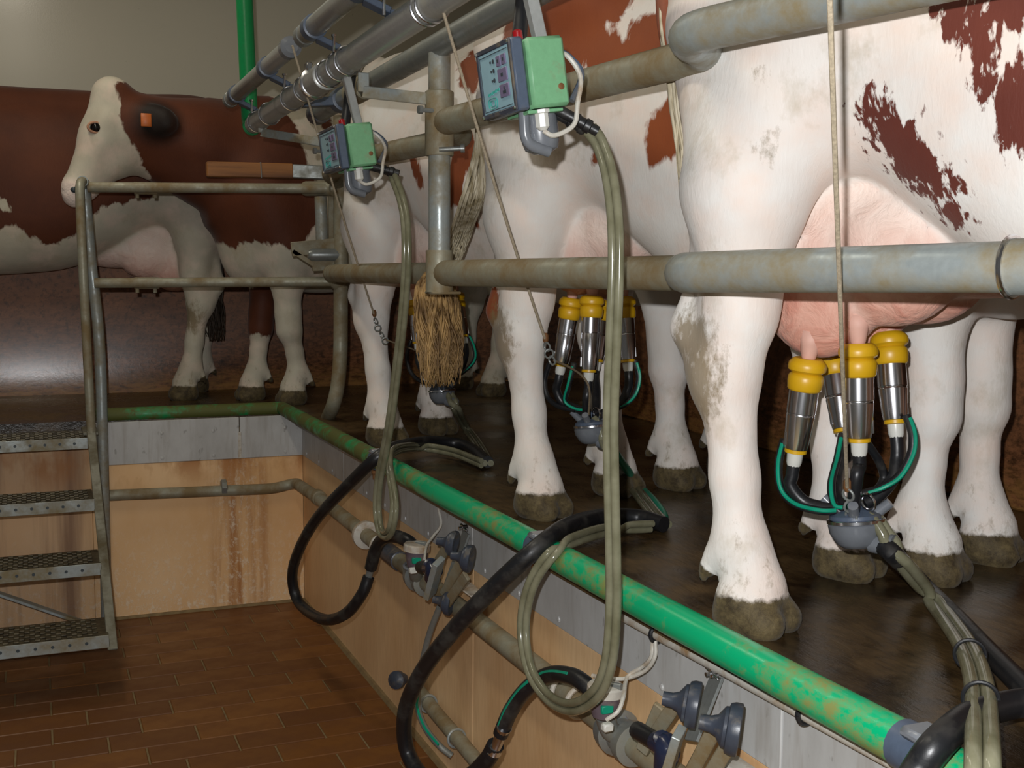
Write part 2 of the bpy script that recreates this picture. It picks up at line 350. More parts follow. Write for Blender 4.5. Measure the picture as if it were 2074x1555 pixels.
# tiled pit floor
fl_ = struct('floor', rbox(-2.2, EX + 0.008, -0.6, EY + 0.008, FZ - 0.06, FZ - 0.004, 0), 'grout')
tme = None; TL, TW = 0.2755, 0.1335
base = wl(fl_)
row = 0; y = EY - 0.006
while y - TW > 1.6:
    off = (0.0 if row % 2 else TL / 2) + 0.03 * math.sin(row * 1.7)
    x = EX - 0.004 - off
    edges = [(EX - 0.004, x)] if off > 0.05 else []
    xx = x if off > 0.05 else EX - 0.004
    while xx > -0.95: edges.append((xx, xx - TL)); xx -= TL
    for (a, b) in edges:
        lx = a - b - 0.006
        if tme is None or abs(lx - (TL - 0.006)) > 0.002:
            v, f = rbox(-lx / 2, lx / 2, -TW / 2 + 0.003, TW / 2 - 0.003, -0.008, 0, 0.0025)
            me = bpy.data.meshes.new('tile'); me.from_pydata([tuple(p) for p in v], [], f); me.materials.append(MT['tile']); me.update()
            if abs(lx - (TL - 0.006)) <= 0.002: tme = me
        else: me = tme
        o = bpy.data.objects.new('tile', me); COL.objects.link(o); o.parent = fl_
        o.location = Vector(((a + b) / 2 - base[0], y - TW / 2 - base[1], FZ - base[2] + rnd.uniform(-0.0008, 0.0008)))
    y -= TW; row += 1
# grey mortar fillet between floor and pit walls
struct('trim_1', join(sweep([(EX - 0.004, 0.2, FZ), (EX - 0.004, EY, FZ)], 0.014, 6), sweep([(EX, EY - 0.002, FZ), (-2.0, EY - 0.002, FZ)], 0.012, 6)), 'grout')

# ------------------------------------------------------------------ green kerb tubes along the platform edge
KX, KZ, KR = 1.042, 0.02, 0.031
ky = [P(*p, Z=KZ)[1] for p in ((762, 932), (1096, 1108), (1880, 1512))]
seg = [(5.26, ky[0] + 0.035, 'kerb_mucky', 'green plastic kerb tube, farthest length of the pit side, muddy from the corner on'),
       (ky[0] - 0.025, ky[1] + 0.03, 'kerb', 'green plastic kerb tube in the middle between the two hose loops'),
       (ky[1] - 0.03, ky[2] + 0.02, 'kerb', 'longest clean green kerb tube nearest the camera, above the white conduit'),
       (ky[2] - 0.03, 0.5, 'kerb', 'stub of green kerb tube in the bottom right corner past the last bracket')]
for a, b, m, lab in seg:
    o = tube('kerb_tube', [(KX, a, KZ), (KX, a * 0.75 + b * 0.25, KZ), (KX, (a + b) / 2, KZ), (KX, b, KZ)], KR, m, sides=20)
    tag(o, lab, 'tube', 'green tubes along the platform edge')
o = tube('kerb_tube', [(KX - 0.0, 5.26, KZ), (0.5, 5.26, KZ), (0.235, 5.26, KZ)], KR, 'kerb_mucky', sides=20)
tag(o, 'short green kerb tube across the far end of the pit beside the stairs', 'tube', 'green tubes along the platform edge')
for i, y in enumerate(ky):
    t = empty('hose_bracket', (KX, y, -0.03), ['grey hose bracket on the kerb at the far black hose loop', 'grey hose bracket on the kerb at the middle black hose loop', 'grey hose bracket at the bottom right end of the kerb'][i], 'bracket', 'hose brackets on the kerb')
    mesh_obj('saddle', *lathe((KX, y - 0.03, KZ), (0, 1, 0), [(0, 0.028), (0.002, 0.034), (0.05, 0.034), (0.055, 0.028)], 20), 'blue_grey', t)
    mesh_obj('stem', *boxm((KX - 0.012, y - 0.03, KZ + 0.034), (0.05, 0.045, 0.016), None, 0.006), 'claw', t)
    mesh_obj('bolt', *lathe((KX - 0.02, y - 0.02, KZ - 0.03), (0, 0, -1), [(0, 0.009), (0.01, 0.009), (0.012, 0.006), (0.03, 0.005)], 10), 'rust', t)

# ------------------------------------------------------------------ cows: distance fields turned into one continuous skin each
class Field:
    def __init__(s, lo, hi, h):
        s.lo = np.array(lo, float); s.h = h; s.n = np.ceil((np.array(hi) - s.lo) / h).astype(int) + 1
        s.ax = [s.lo[i] + h * np.arange(s.n[i]) for i in range(3)]
        s.dew = []; s.f = np.full(s.n, 9.0, np.float32); s.ud = np.full(s.n, 9.0, np.float32)
    def block(s, lo, hi):
        i0 = np.clip(((np.array(lo) - s.lo) / s.h).astype(int), 0, s.n - 1); i1 = np.clip(((np.array(hi) - s.lo) / s.h).astype(int) + 2, 1, s.n)
        sl = tuple(slice(a, b) for a, b in zip(i0, i1))
        g = np.meshgrid(*[s.ax[i][sl[i]] for i in range(3)], indexing='ij', sparse=True)
        return sl, g
    def put(s, sl, d, k, ud=False):
        A = s.f[sl]; hh = np.maximum(k - np.abs(A - d), 0) / k
        s.f[sl] = np.minimum(A, d) - hh * hh * k * 0.25
        if ud: s.ud[sl] = np.minimum(s.ud[sl], d)
    def cone(s, p, r0, q, r1, k=0.05, ud=False, sq=None):
        p = np.array(p, float); q = np.array(q, float); m = max(r0, r1) + 2 * k + 0.03
        sl, (x, y, z) = s.block(np.minimum(p, q) - m, np.maximum(p, q) + m)
        b = q - p; L = b.dot(b) + 1e-9
        t = np.clip(((x - p[0]) * b[0] + (y - p[1]) * b[1] + (z - p[2]) * b[2]) / L, 0, 1)
        d = np.sqrt((x - p[0] - t * b[0]) ** 2 + ((y - p[1] - t * b[1]) * (sq or 1)) ** 2 + (z - p[2] - t * b[2]) ** 2) - (r0 + (r1 - r0) * t)
        s.put(sl, d, k, ud)
    def ell(s, c, r, k=0.05, ud=False, yaw=0.0, pitch=0.0):
        c = np.array(c, float); r = np.array(r, float); m = r.max() + 2 * k + 0.03
        sl, (x, y, z) = s.block(c - m, c + m); x = x - c[0]; y = y - c[1]; z = z - c[2]
        if yaw: x, y = x * math.cos(yaw) + y * math.sin(yaw), -x * math.sin(yaw) + y * math.cos(yaw)
        if pitch: x, z = x * math.cos(pitch) + z * math.sin(pitch), -x * math.sin(pitch) + z * math.cos(pitch)
        k0 = np.sqrt((x / r[0]) ** 2 + (y / r[1]) ** 2 + (z / r[2]) ** 2); k1 = np.sqrt((x / r[0] ** 2) ** 2 + (y / r[1] ** 2) ** 2 + (z / r[2] ** 2) ** 2) + 1e-6
        s.put(sl, k0 * (k0 - 1) / k1, k, ud)
    def torso(s, U, top, bot, wid, k=0.05):
        sl, (x, y, z) = s.block((U[0] - 0.1, -0.5, 0.2), (U[-1] + 0.1, 0.5, 1.8))
        uu = np.linspace(U[0], U[-1], 200)
        def sm(v):
            w_ = np.interp(uu, U, v); kk = np.ones(21) / 21; pad = np.r_[np.full(10, w_[0]), w_, np.full(10, w_[-1])]
            return np.convolve(pad, kk, 'valid')
        T, B, W = sm(top), sm(bot), sm(wid); xc = np.clip(x, U[0], U[-1])
        t_, b_, w_ = np.interp(xc, uu, T), np.interp(xc, uu, B), np.interp(xc, uu, W)
        zc = b_ + (t_ - b_) * 0.5; a = (t_ - b_) / 2
        qz = (z - zc) / a; w2 = w_ * (1 - 0.12 * np.clip(qz, 0, 1))
        r = ((np.abs(y) / w2) ** 2.5 + np.abs(qz) ** 2.5) ** (1 / 2.5)
        d = (r - 1) * np.minimum(a, w2)
        du = np.abs(x - xc); d = np.where(du > 0, np.sqrt(np.maximum(d, 0) ** 2 + du ** 2) + np.minimum(d, 0) * 0 , d)
        s.put(sl, d, k)
    def sample(s, A, V):
        g = np.clip((V - s.lo) / s.h, 0, s.n - 1.001); i = g.astype(int); fr = g - i; out = 0
        for a in (0, 1):
            for b in (0, 1):
                for c in (0, 1):
                    w_ = (fr[:, 0] if a else 1 - fr[:, 0]) * (fr[:, 1] if b else 1 - fr[:, 1]) * (fr[:, 2] if c else 1 - fr[:, 2])
                    out = out + w_ * A[i[:, 0] + a, i[:, 1] + b, i[:, 2] + c]
        return out
    def nets(s):
        f = s.f; n = np.array(f.shape) - 1; ins = f < 0
        acc = np.zeros(tuple(n) + (3,), np.float32); cnt = np.zeros(tuple(n), np.float32)
        corner = lambda a, b, c: (slice(a, a + n[0]), slice(b, b + n[1]), slice(c, c + n[2]))
        for ax in range(3):
            o1, o2 = [q for q in range(3) if q != ax]
            for i in (0, 1):
                for j in (0, 1):
                    p0 = [0, 0, 0]; p0[o1] = i; p0[o2] = j; p1 = list(p0); p1[ax] = 1
                    A = f[corner(*p0)]; B = f[corner(*p1)]; cr = (A < 0) != (B < 0)
                    t = np.where(cr, A / np.where(cr, A - B, 1), 0)
                    cnt += cr; acc[..., o1] += cr * i; acc[..., o2] += cr * j; acc[..., ax] += np.where(cr, t, 0)
        act = cnt > 0; idx = np.full(tuple(n), -1, np.int64); idx[act] = np.arange(act.sum())
        cells = np.argwhere(act); V = s.lo + s.h * (cells + acc[act] / cnt[act][:, None]); Q = []
        for ax in range(3):
            o1, o2 = (ax + 1) % 3, (ax + 2) % 3
            sl0 = [slice(1, None)] * 3; sl0[ax] = slice(0, -1)
            a = ins[tuple(slice(1, m) if q != ax else slice(0, m) for q, m in enumerate(n))]
            b = ins[tuple(slice(1, m) if q != ax else slice(1, m + 1) for q, m in enumerate(n))]
            cr = np.argwhere(a != b); 
            if not len(cr): continue
            g = cr.copy(); 
            for q in range(3):
                if q != ax: g[:, q] += 1
            d1 = np.zeros(3, int); d1[o1] = 1; d2 = np.zeros(3, int); d2[o2] = 1
            q4 = [idx[tuple((g - e).T)] for e in (d1 + d2, d2, 0 * d1, d1)]
            q4 = np.stack(q4, 1); fl = a[tuple(cr.T)]
            q4[~fl] = q4[~fl][:, ::-1]; Q.append(q4)
        return V, np.vstack(Q)

def poly_sd(px, py, poly):
    """signed distance to a polygon, positive inside"""
    poly = np.array(poly, float); d = np.full(len(px), 9.0); ins = np.zeros(len(px), bool)
    for (x1, y1), (x2, y2) in zip(poly, np.roll(poly, -1, 0)):
        ex, ey = x2 - x1, y2 - y1; t = np.clip(((px - x1) * ex + (py - y1) * ey) / (ex * ex + ey * ey + 1e-12), 0, 1)
        d = np.minimum(d, np.hypot(px - x1 - t * ex, py - y1 - t * ey))
        c = ((y1 > py) != (y2 > py)) & (px < ex * (py - y1) / (ey + 1e-12) + x1); ins ^= c
    return np.where(ins, d, -d)

class Cow:
    def __init__(s, o, heading, scale=1.0, wbase=1.15):
        s.o = np.array([o[0], o[1], 0.0]); h = np.array(heading, float); h /= np.linalg.norm(h)
        s.h = np.array([h[0], h[1], 0]); s.l = np.array([-h[1], h[0], 0.0]); s.k = scale; s.wb = wbase; s.head = None
        s.rot = math.atan2(h[1], h[0])
    def loc(s, p): d = np.array(p, float) - s.o; return np.array([d.dot(s.h), d.dot(s.l), d[2]])
    def wor(s, q): return s.o + q[0] * s.h + q[1] * s.l + np.array([0, 0, q[2]])
    def pv(s, x, y, v):
        """point of the cow's own lengthwise plane v metres left of its spine seen at a pixel"""
        r = ray(x, y); t = (v - (CAM - s.o).dot(s.l)) / r.dot(s.l); return s.loc(CAM + t * r)
    def poly(s, pts, v): return [tuple(s.pv(x, y, v)[[0, 2]]) for x, y in pts]

def hind_leg(f, v, du=0.0, hock=0.0):
    """v: sideways position of the hoof; du: shift of the hoof along the body"""
    sg = 1 if v > 0 else -1; b = sg * 0.15
    m = lambda a, t: a * (1 - t) + v * t
    f.cone((0.04, sg * 0.105, 1.06), 0.150, (-0.03, m(b, .6), 0.78), 0.105, 0.12)                       # thigh
    f.cone((-0.16, sg * 0.095, 1.10), 0.10, (-0.075, m(b, .4), 0.82), 0.06, 0.10)                # buttock
    f.cone((-0.03, m(b, .6), 0.78), 0.100, (-0.035 + du * .5 + hock, m(b, .85), 0.56), 0.066, 0.05)      # gaskin
    f.cone((-0.10, m(b, .6), 0.74), 0.032, (-0.136 + du * .5 + hock, m(b, .9), 0.54), 0.026, 0.022)   # tendon to the point of hock
    f.cone((-0.035 + du * .5 + hock, m(b, .85), 0.58), 0.065, (-0.055 + du * .6 + hock, m(b, .95), 0.46), 0.056, 0.03)
    f.cone((-0.132 + du * .5 + hock, m(b, .9), 0.535), 0.031, (-0.085 + du * .6 + hock, m(b, .95), 0.43), 0.03, 0.05)
    f.cone((-0.055 + du * .6 + hock, m(b, .95), 0.46), 0.055, (-0.035 + du * .9, v, 0.27), 0.041, 0.04)
    f.cone((-0.035 + du * .9, v, 0.27), 0.041, (-0.022 + du, v, 0.14), 0.048, 0.03)
    foot(f, -0.015 + du, v)
def foot(f, u, v, s=1.0):
    f.cone((u - 0.005, v, 0.145), 0.050 * s, (u + 0.03, v, 0.075), 0.054 * s, 0.03)
    for w_ in (-1, 1):                                                                          # two claws, two dewclaws
        f.cone((u + 0.012, v + w_ * 0.031, 0.06), 0.044 * s, (u + 0.078, v + w_ * 0.030, 0.024), 0.026 * s, 0.010)
        f.cone((u + 0.0, v + w_ * 0.031, 0.03), 0.040 * s, (u + 0.06, v + w_ * 0.033, 0.02), 0.036 * s, 0.010)
        f.cone((u - 0.045, v + w_ * 0.024, 0.128), 0.022, (u - 0.066, v + w_ * 0.027, 0.088), 0.015, 0.014); f.dew.append((u - 0.066, v + w_ * 0.027, 0.088))
def front_leg(f, U, v, du=0.0):
    sg = 1 if v > 0 else -1
    f.cone((U + 0.10, sg * 0.15, 0.98), 0.13, (U + 0.0, sg * 0.145, 0.74), 0.10, 0.10)
    f.cone((U - 0.0, sg * 0.145, 0.74), 0.094, (U + 0.005 + du * .4, v, 0.42), 0.056, 0.06)
    f.cone((U + 0.005 + du * .4, v, 0.42), 0.058, (U + 0.008 + du * .5, v, 0.35), 0.057, 0.03)
    f.cone((U + 0.0 + du * .5, v, 0.34), 0.050, (U - 0.005 + du * .8, v, 0.24), 0.038, 0.04)
    f.cone((U - 0.005 + du * .8, v, 0.24), 0.038, (U - 0.01 + du, v, 0.14), 0.044, 0.03)
    foot(f, U - 0.005 + du, v)

def build_cow(name, c, label, hide_mat, brown, white=(), hind=((-0.23, 0.02), (0.23, -0.02)), front=((-0.14, 0), (0.14, 0)),
              head=None, udder='full', res=0.014, group=None, dirt=(), extra=None, legbrown=(), belly=0.0, wid=1.0, neck=None, udz=0.0, pad=0.0):
    wbk = c.wb; st = wbk / 1.15
    f = Field((-0.42, -0.42, -0.02), (2.3 if head is None else 2.1, 0.42, 1.62), res)
    U = np.array([-0.30, -0.24, -0.12, 0.02, 0.10, 0.20, 0.33, 0.42, 0.52, 0.70, 0.95, 1.15, 1.28, 1.38, 1.46]); U = np.where(U > 0.4, 0.4 + (U - 0.4) * (wbk + 0.31 - 0.4) / 1.06, U)
    top = [1.30, 1.36, 1.41, 1.425, 1.405, 1.395, 1.39, 1.385, 1.38, 1.375, 1.385, 1.40, 1.37, 1.30, 1.20]
    bot = np.array([1.20, 1.05, 0.93, 0.88, 0.85, 0.76, 0.665, 0.59, 0.545, 0.525, 0.51, 0.56, 0.62, 0.72, 0.86]) + belly * np.array([0, 0, 0, 0, 0, .3, .6, 1, 1, 1, 1, .6, .4, 0, 0])
    W_ = np.array([0.05, 0.11, 0.18, 0.235, 0.25, 0.26, 0.275, 0.285, 0.295, 0.30, 0.275, 0.235, 0.20, 0.15, 0.10]) * wid
    f.torso(U, top, bot, W_)
    for sg in (-1, 1):
        f.ell((0.12, sg * 0.185, 1.30), (0.10, 0.05, 0.05), 0.10)          # hook bone
        f.ell((-0.24, sg * 0.09, 1.27), (0.06, 0.04, 0.05), 0.08)          # pin bone
        f.ell((1.12 * st, sg * 0.16, 1.05), (0.14, 0.08, 0.26), 0.12, pitch=0.35)   # shoulder
    f.ell((0.62 * st, 0, 1.36), (0.6 * st, 0.06, 0.04), 0.10)
    f.ell((1.30 * st, 0, 0.70), (0.10, 0.09, 0.14), 0.10)                   # brisket
    for (v, du) in hind: hind_leg(f, v, du)
    for (v, du) in front: front_leg(f, wbk - 0.01, v, du)
    # tail root
    f.cone((-0.22, 0, 1.40), 0.04, (-0.30, 0, 1.32), 0.032, 0.06)
    if udder:
        for sg in (-1, 1):
            f.ell((0.055, sg * 0.068, 0.630 + udz), (0.120, 0.072, 0.130), 0.018, ud=True)
            f.ell((0.190, sg * 0.068, 0.680 + udz), (0.125, 0.076, 0.118), 0.018, ud=True)
        f.ell((0.11, 0, 0.75 + udz), (0.20, 0.105, 0.16), 0.012, ud=True)
        f.ell((0.31, 0, 0.69 + udz * .8), (0.20, 0.10, 0.08), 0.02, ud=True)
    # neck and head
    H = head or {}
    poll = np.array(H.get('poll', (wbk + 0.72, 0, 1.34))); muz = np.array(H.get('muzzle', (wbk + 1.0, 0, 0.90)))
    nb = np.array([wbk + 0.06, 0, 1.13]); nk = np.array(H.get('nape', poll + np.array([-0.08, 0, -0.10])))
    f.cone(nb, 0.21, (nb + nk) / 2 + np.array([0, 0, 0.0]), 0.165, 0.12); f.cone((nb + nk) / 2, 0.17, nk, 0.14, 0.10)
    f.cone(nb + (0.0, 0, -0.25), 0.11, (nb + nk) / 2 + np.array([0.02, 0, -0.16]), 0.08, 0.12); f.cone((nb + nk) / 2 + np.array([0.02, 0, -0.15]), 0.08, nk + np.array([0.08, 0, -0.12]), 0.06, 0.10)
    ax = muz - poll; L = np.linalg.norm(ax); a = ax / L
    bk = -np.cross(a, np.cross(np.array([0, 0, 1.0]), a)); bk = bk / np.linalg.norm(bk); 
    if bk[2] > 0: bk = -bk                                                  # towards the throat
    sd = np.cross(a, bk)
    at_ = lambda t, d, w_=0.0: poll + a * L * t + bk * d + sd * w_
    f.cone(at_(0.04, 0.05), 0.080, at_(0.40, 0.075), 0.088, 0.05)           # cranium and face
    f.cone(at_(0.40, 0.070), 0.080, at_(0.92, 0.055), 0.055, 0.05)
    f.cone(at_(0.28, 0.18), 0.095, at_(0.52, 0.17), 0.068, 0.06)            # cheek
    f.cone(at_(0.50, 0.17), 0.055, at_(0.88, 0.11), 0.036, 0.06)           # jaw
    f.cone(at_(0.92, 0.055), 0.058, at_(0.99, 0.06), 0.050, 0.03)           # muzzle
    f.ell(at_(0.0, 0.045), (0.065, 0.07, 0.06), 0.05)                       # poll
    for sg in (-1, 1):
        f.ell(at_(0.30, 0.035, sg * 0.075), (0.035, 0.022, 0.035), 0.03)    # brow
        e0 = at_(0.14, 0.13, sg * 0.085); e1 = e0 + np.array(H.get('ear', (-0.09, 0, -0.02))) + sd * sg * 0.10
        for q in (0.3, 0.6, 0.85): f.ell(e0 + (e1 - e0) * q, (0.05 * (1.15 - abs(q - .55)), 0.03, 0.062 * (1.15 - abs(q - .55))), 0.03)
    if extra: extra(f)
    V, Q = f.nets()
    # smooth a little, keep the hoof detail
    ed = np.vstack([Q[:, [0, 1]], Q[:, [1, 2]], Q[:, [2, 3]], Q[:, [3, 0]]]); 
    for it in range(2):
        acc = np.zeros_like(V); cn = np.zeros(len(V))
        for i, j in ((0, 1), (1, 0)):
            np.add.at(acc, ed[:, i], V[ed[:, j]]); np.add.at(cn, ed[:, i], 1)
        V = V + 0.5 * (acc / cn[:, None] - V)
    me = bpy.data.meshes.new(name); me.vertices.add(len(V)); me.loops.add(len(Q) * 4); me.polygons.add(len(Q))
    me.vertices.foreach_set('co', (V * c.k).astype(np.float32).ravel()); me.loops.foreach_set('vertex_index', Q.astype(np.int32).ravel())
    me.polygons.foreach_set('loop_start', (np.arange(len(Q)) * 4).astype(np.int32)); me.polygons.foreach_set('loop_total', np.full(len(Q), 4, np.int32))
    me.polygons.foreach_set('use_smooth', np.ones(len(Q), bool)); me.update(calc_edges=True)
    Vk = V * c.k
    br = np.full(len(V), -0.2)
    for it in brown: 
        poly, vr = it if isinstance(it, tuple) else (it, None)
        d = poly_sd(Vk[:, 0], Vk[:, 2], poly)
        if vr: d = np.where((Vk[:, 1] > vr[0]) & (Vk[:, 1] < vr[1]), d, -0.2)
        br = np.maximum(br, d)
    br = br + pad
    for poly in white: br = np.minimum(br, -poly_sd(Vk[:, 0], Vk[:, 2], poly))
    for poly, vr in legbrown:
        d = poly_sd(Vk[:, 0], Vk[:, 2], poly); d = np.where((Vk[:, 1] > vr[0]) & (Vk[:, 1] < vr[1]), d, -0.2); br = np.maximum(br, d)
    ht = np.array([np.dot(v_ - poll, a) / L for v_ in V]); hd = np.linalg.norm(np.cross(V - poll, a), axis=1)
    pk = np.zeros(len(V))
    if udder:
        us = f.sample(f.ud, V); pk = np.clip(1 - us / 0.012, 0, 1)
    inhead = (ht > 0.86) & (hd < 0.2) & (ht < 1.3); pk = np.where(inhead, np.maximum(pk, np.clip((ht - 0.86) / 0.07, 0, 1)), pk)
    z = V[:, 2]
    hf = np.clip((0.088 - z) / 0.04, 0, 1)
    for p3 in f.dew: hf = np.maximum(hf, np.clip(1.6 - np.linalg.norm(V - np.array(p3), axis=1) / 0.022, 0, 1))
    legs = np.clip((0.45 - z) / 0.4, 0, 1) * 0.45
    dt = legs.copy()
    for (p3, r) in dirt:
        dd = np.linalg.norm((V - np.array(p3)) * np.array([1, 0.6, 0.6]), axis=1); dt = np.maximum(dt, np.clip(1.6 - dd / r, 0, 1) * (0.85 if r > 0.04 else 0.56))
    dk = np.zeros(len(V))
    if H.get('dark_ear'):
        e0 = at_(0.14, 0.13, 0.085); 
        for sg in (-1, 1):
            e0 = at_(0.14, 0.13, sg * 0.085); e1 = e0 + np.array(H.get('ear', (-0.09, 0, -0.02))) + sd * sg * 0.10
            dk = np.maximum(dk, np.clip(2.0 - np.linalg.norm(V - (e0 + (e1 - e0) * 0.6), axis=1) / 0.065, 0, 1))
        br = np.where(dk > 0.3, 0.05, br)
    for nm, arr in (('brown', br), ('pink', pk), ('dirt', dt), ('hoof', hf), ('dark', dk)):
        at = me.attributes.new(nm, 'FLOAT', 'POINT'); at.data.foreach_set('value', arr.astype(np.float32))
    me.materials.append(MT[hide_mat])
    o = bpy.data.objects.new(name, me); COL.objects.link(o); o.location = c.o; o.rotation_euler = (0, 0, c.rot)
    tag(o, label, 'cow', group); c.obj = o; c.at = at_; c.sd = sd
    return o
def child_local(c, name, m, mat):
    """part given in world coordinates, kept under the cow (which is turned)"""
    V, Fc = m; V = [tuple(c.loc(p)) for p in V]
    me = bpy.data.meshes.new(name); me.from_pydata(V, [], Fc); me.polygons.foreach_set('use_smooth', [True] * len(me.polygons)); me.materials.append(MT[mat]); me.update()
    o = bpy.data.objects.new(name, me); COL.objects.link(o); o.parent = c.obj; return o
def hair(pts, r0, r1, count, seed, sides=4, rad=0.004, wav=0.008, tip=0.25):
    """a switch of separate locks around a centre line (world points)"""
    rg = random.Random(seed); p = spline(pts, 6); n_ = len(p); ms = []
    for k in range(count):
        th = rg.uniform(0, 2 * math.pi); q = math.sqrt(rg.uniform(0.15, 1)); end = rg.uniform(1 - tip, 1); ph = rg.uniform(0, 6.3); fr = rg.uniform(1.2, 2.6); out = []
        m_ = max(6, int(n_ * end))
        for i in range(m_):
            t = i / (n_ - 1); rr = np.interp(t, np.linspace(0, 1, len(r0)), r0) * q
            wv = wav * math.sin(ph + fr * 6.28 * t) * min(1, t * 3)
            out.append(p[i] + np.array([math.cos(th) * rr + wv, math.sin(th) * rr * 0.6, wv * 0.3]))
        ms.append(sweep(out, [rad * rg.uniform(.7, 1.2), rad * rg.uniform(.8, 1.3), rad * 0.25], sides))
    return join(*ms)
# ================================================================== THE COWS
G = 'red and white cows in the parlour'
# near cow, hindquarters filling the right of the picture
c1 = Cow((1.385, 1.83), (0.435, -0.90), 1.0, 1.05)
pp = lambda c, pts, v=-0.26: c.poly(pts, v)
b1 = [pp(c1, q) for q in ([(1742, 222), (1790, 212), (1815, 250), (1850, 265), (1862, 300), (1905, 380), (1915, 430), (1900, 438), (1875, 400), (1850, 372), (1800, 335), (1768, 300), (1752, 262)],
                          [(1900, 35), (1925, 8), (1965, 0), (2005, 40), (2022, 100), (2010, 125), (1985, 100), (1960, 72), (1930, 62), (1908, 52)], [(1990, -30), (2030, -60), (2110, -40), (2090, 30), (2050, 40), (2010, 10)],
                          [(2030, 225), (2050, 180), (2085, 140), (2130, 150), (2150, 250), (2100, 280), (2060, 268), (2030, 255)], [(1992, 165), (2012, 145), (2020, 165), (2003, 185)])]
b1 += [[(0.75, 0.9), (0.95, 0.75), (1.2, 0.95), (1.5, 1.4), (1.1, 1.45), (0.8, 1.2)]]
build_cow('cow', c1, 'white cow with roan speckled flank at far right, its hindquarters nearest the camera', 'hide_roan', b1,
          hind=((-0.235, 0.015), (0.235, -0.03)), res=0.012, group=G, udz=-0.018, pad=0.014,
          dirt=[(tuple(c1.pv(1425, 750, -0.24)), 0.075), (tuple(c1.pv(1560, 150, -0.25)), 0.026), (tuple(c1.pv(1565, 300, -0.25)), 0.03), (tuple(c1.pv(1378, 700, -0.24)), 0.03)])
c2 = Cow((1.385, 2.86), (0.435, -0.90), 1.0, 1.045)
b2 = [pp(c2, q, -0.27) for q in ([(950, -120), (962, 60), (975, 130), (985, 185), (1000, 190), (1140, 215), (1165, 165), (1178, 120), (1186, 160), (1225, 165), (1240, 128), (1262, 150), (1300, 150), (1352, 110), (1360, -150)],
                                 [(1318, 255), (1368, 170), (1480, 130), (1480, 330), (1390, 320), (1350, 322), (1325, 340), (1312, 300)], [(1185, 318), (1197, 314), (1200, 330), (1188, 334)])]
w2 = [pp(c2, q, -0.27) for q in ([(1256, -60), (1240, 10), (1205, 50), (1222, 62), (1250, 72), (1262, 42), (1296, 26), (1332, 25), (1345, -60)],)]
build_cow('cow', c2, 'rust red and white cow standing behind the nearer control box, second from the camera', 'hide_red', b2, w2,
          hind=((-0.195, 0.03), (0.19, -0.01)), front=((-0.12, 0.0), (0.13, 0.03)), res=0.014, group=G, udz=0.08,
          legbrown=[(pp(c2, [(1000, 585), (1022, 585), (1022, 640), (1005, 662), (980, 640), (985, 610)], -0.2), (-0.4, -0.02))],
          dirt=[(tuple(c2.pv(1030, 690, -0.2)), 0.07), (tuple(c2.pv(1030, 380, -0.24)), 0.035)])
c3 = Cow((1.36, 4.25), (0.40, -0.92), 1.03, 1.24)
b3 = [pp(c3, q, -0.24) for q in ([(912, 100), (962, 100), (962, 180), (925, 165)], [(955, 300), (970, 270), (990, 300), (975, 330), (950, 410), (928, 422), (926, 380)], [(848, 320), (862, 325), (872, 380), (855, 355)], [(975, 430), (995, 430), (990, 460), (978, 455)])]
b3 += [[(0.75, 1.0), (1.0, 0.9), (1.4, 1.0), (1.5, 1.45), (0.9, 1.45)]]
build_cow('cow', c3, 'mostly white cow behind the farther control box, third from the camera', 'hide_red', b3,
          hind=((-0.19, 0.05), (0.15, -0.05)), front=((-0.12, 0.05), (0.14, 0.06)), res=0.015, group=G, udz=0.055, pad=0.012)
cA = Cow((2.22, 5.86), (-1.0, -0.11), 1.05, 1.07)
vA = 0.12
bA = [cA.poly(q, 0.2) for q in ([(236, 165), (300, 150), (420, 150), (545, 150), (575, 200), (600, 280), (612, 330), (640, 400), (624, 462), (598, 500), (575, 505), (545, 490), (515, 492), (480, 500), (450, 478), (425, 475), (398, 512), (378, 480), (356, 440), (330, 412), (336, 385), (310, 350), (285, 310), (262, 282), (246, 235)],
                                [(640, 225), (668, 215), (672, 270), (650, 262)])]
q = 1 / cA.k
poll, muz = cA.pv(208, 178, 0.10) * q, cA.pv(124, 386, 0.16) * q
build_cow('cow', cA, 'red cow with a white face and dark tagged ear, looking left beyond the pit', 'hide_dark', bA, front=((0.13, -0.05), (-0.13, 0.07)), hind=((0.2, 0.0), (-0.2, -0.02)),
          head=dict(poll=poll, muzzle=muz, nape=poll + np.array([-0.12, -0.03, -0.14]), ear=(-0.12, 0, -0.03), dark_ear=True), udder=None, res=0.015, group=G,
          legbrown=[(cA.poll_leg if False else cA.poly([(490, 590), (555, 560), (560, 690), (525, 676), (500, 684)], -0.1), (-0.4, -0.02))])
at_ = cA.at
ys_ = min(cA.wor((at_(0.33, 0.02, 0) + cA.sd * k) * cA.k)[1] for k in (-0.082, 0.082))
p = P(193, 258, Y=ys_)
child_local(cA, 'eye', lathe(p, (-0.25, -1, 0.05), [(-0.02, 0.008), (-0.012, 0.020), (-0.002, 0.024), (0.006, 0.018), (0.011, 0.002)], 16), 'cow_eye')
child_local(cA, 'eyelid', sweep([p + np.array([math.cos(t) * 0.031, -0.001 + 0.006 * math.cos(t), math.sin(t) * 0.022]) for t in np.linspace(0, 2 * math.pi, 21)], 0.006, 8, cap=False), 'teat_skin0')
ears = [cA.wor((at_(0.14, 0.13, sg * 0.085) + 0.6 * (np.array((-0.12, 0, -0.03)) + cA.sd * sg * 0.10)) * cA.k) for sg in (-1, 1)]
ye_ = min(e[1] for e in ears) - 0.034
child_local(cA, 'ear_tag', boxm(P(296, 243, Y=ye_), (0.045, 0.006, 0.058), None, 0.002), 'tag')['label'] = 'orange ear tag'
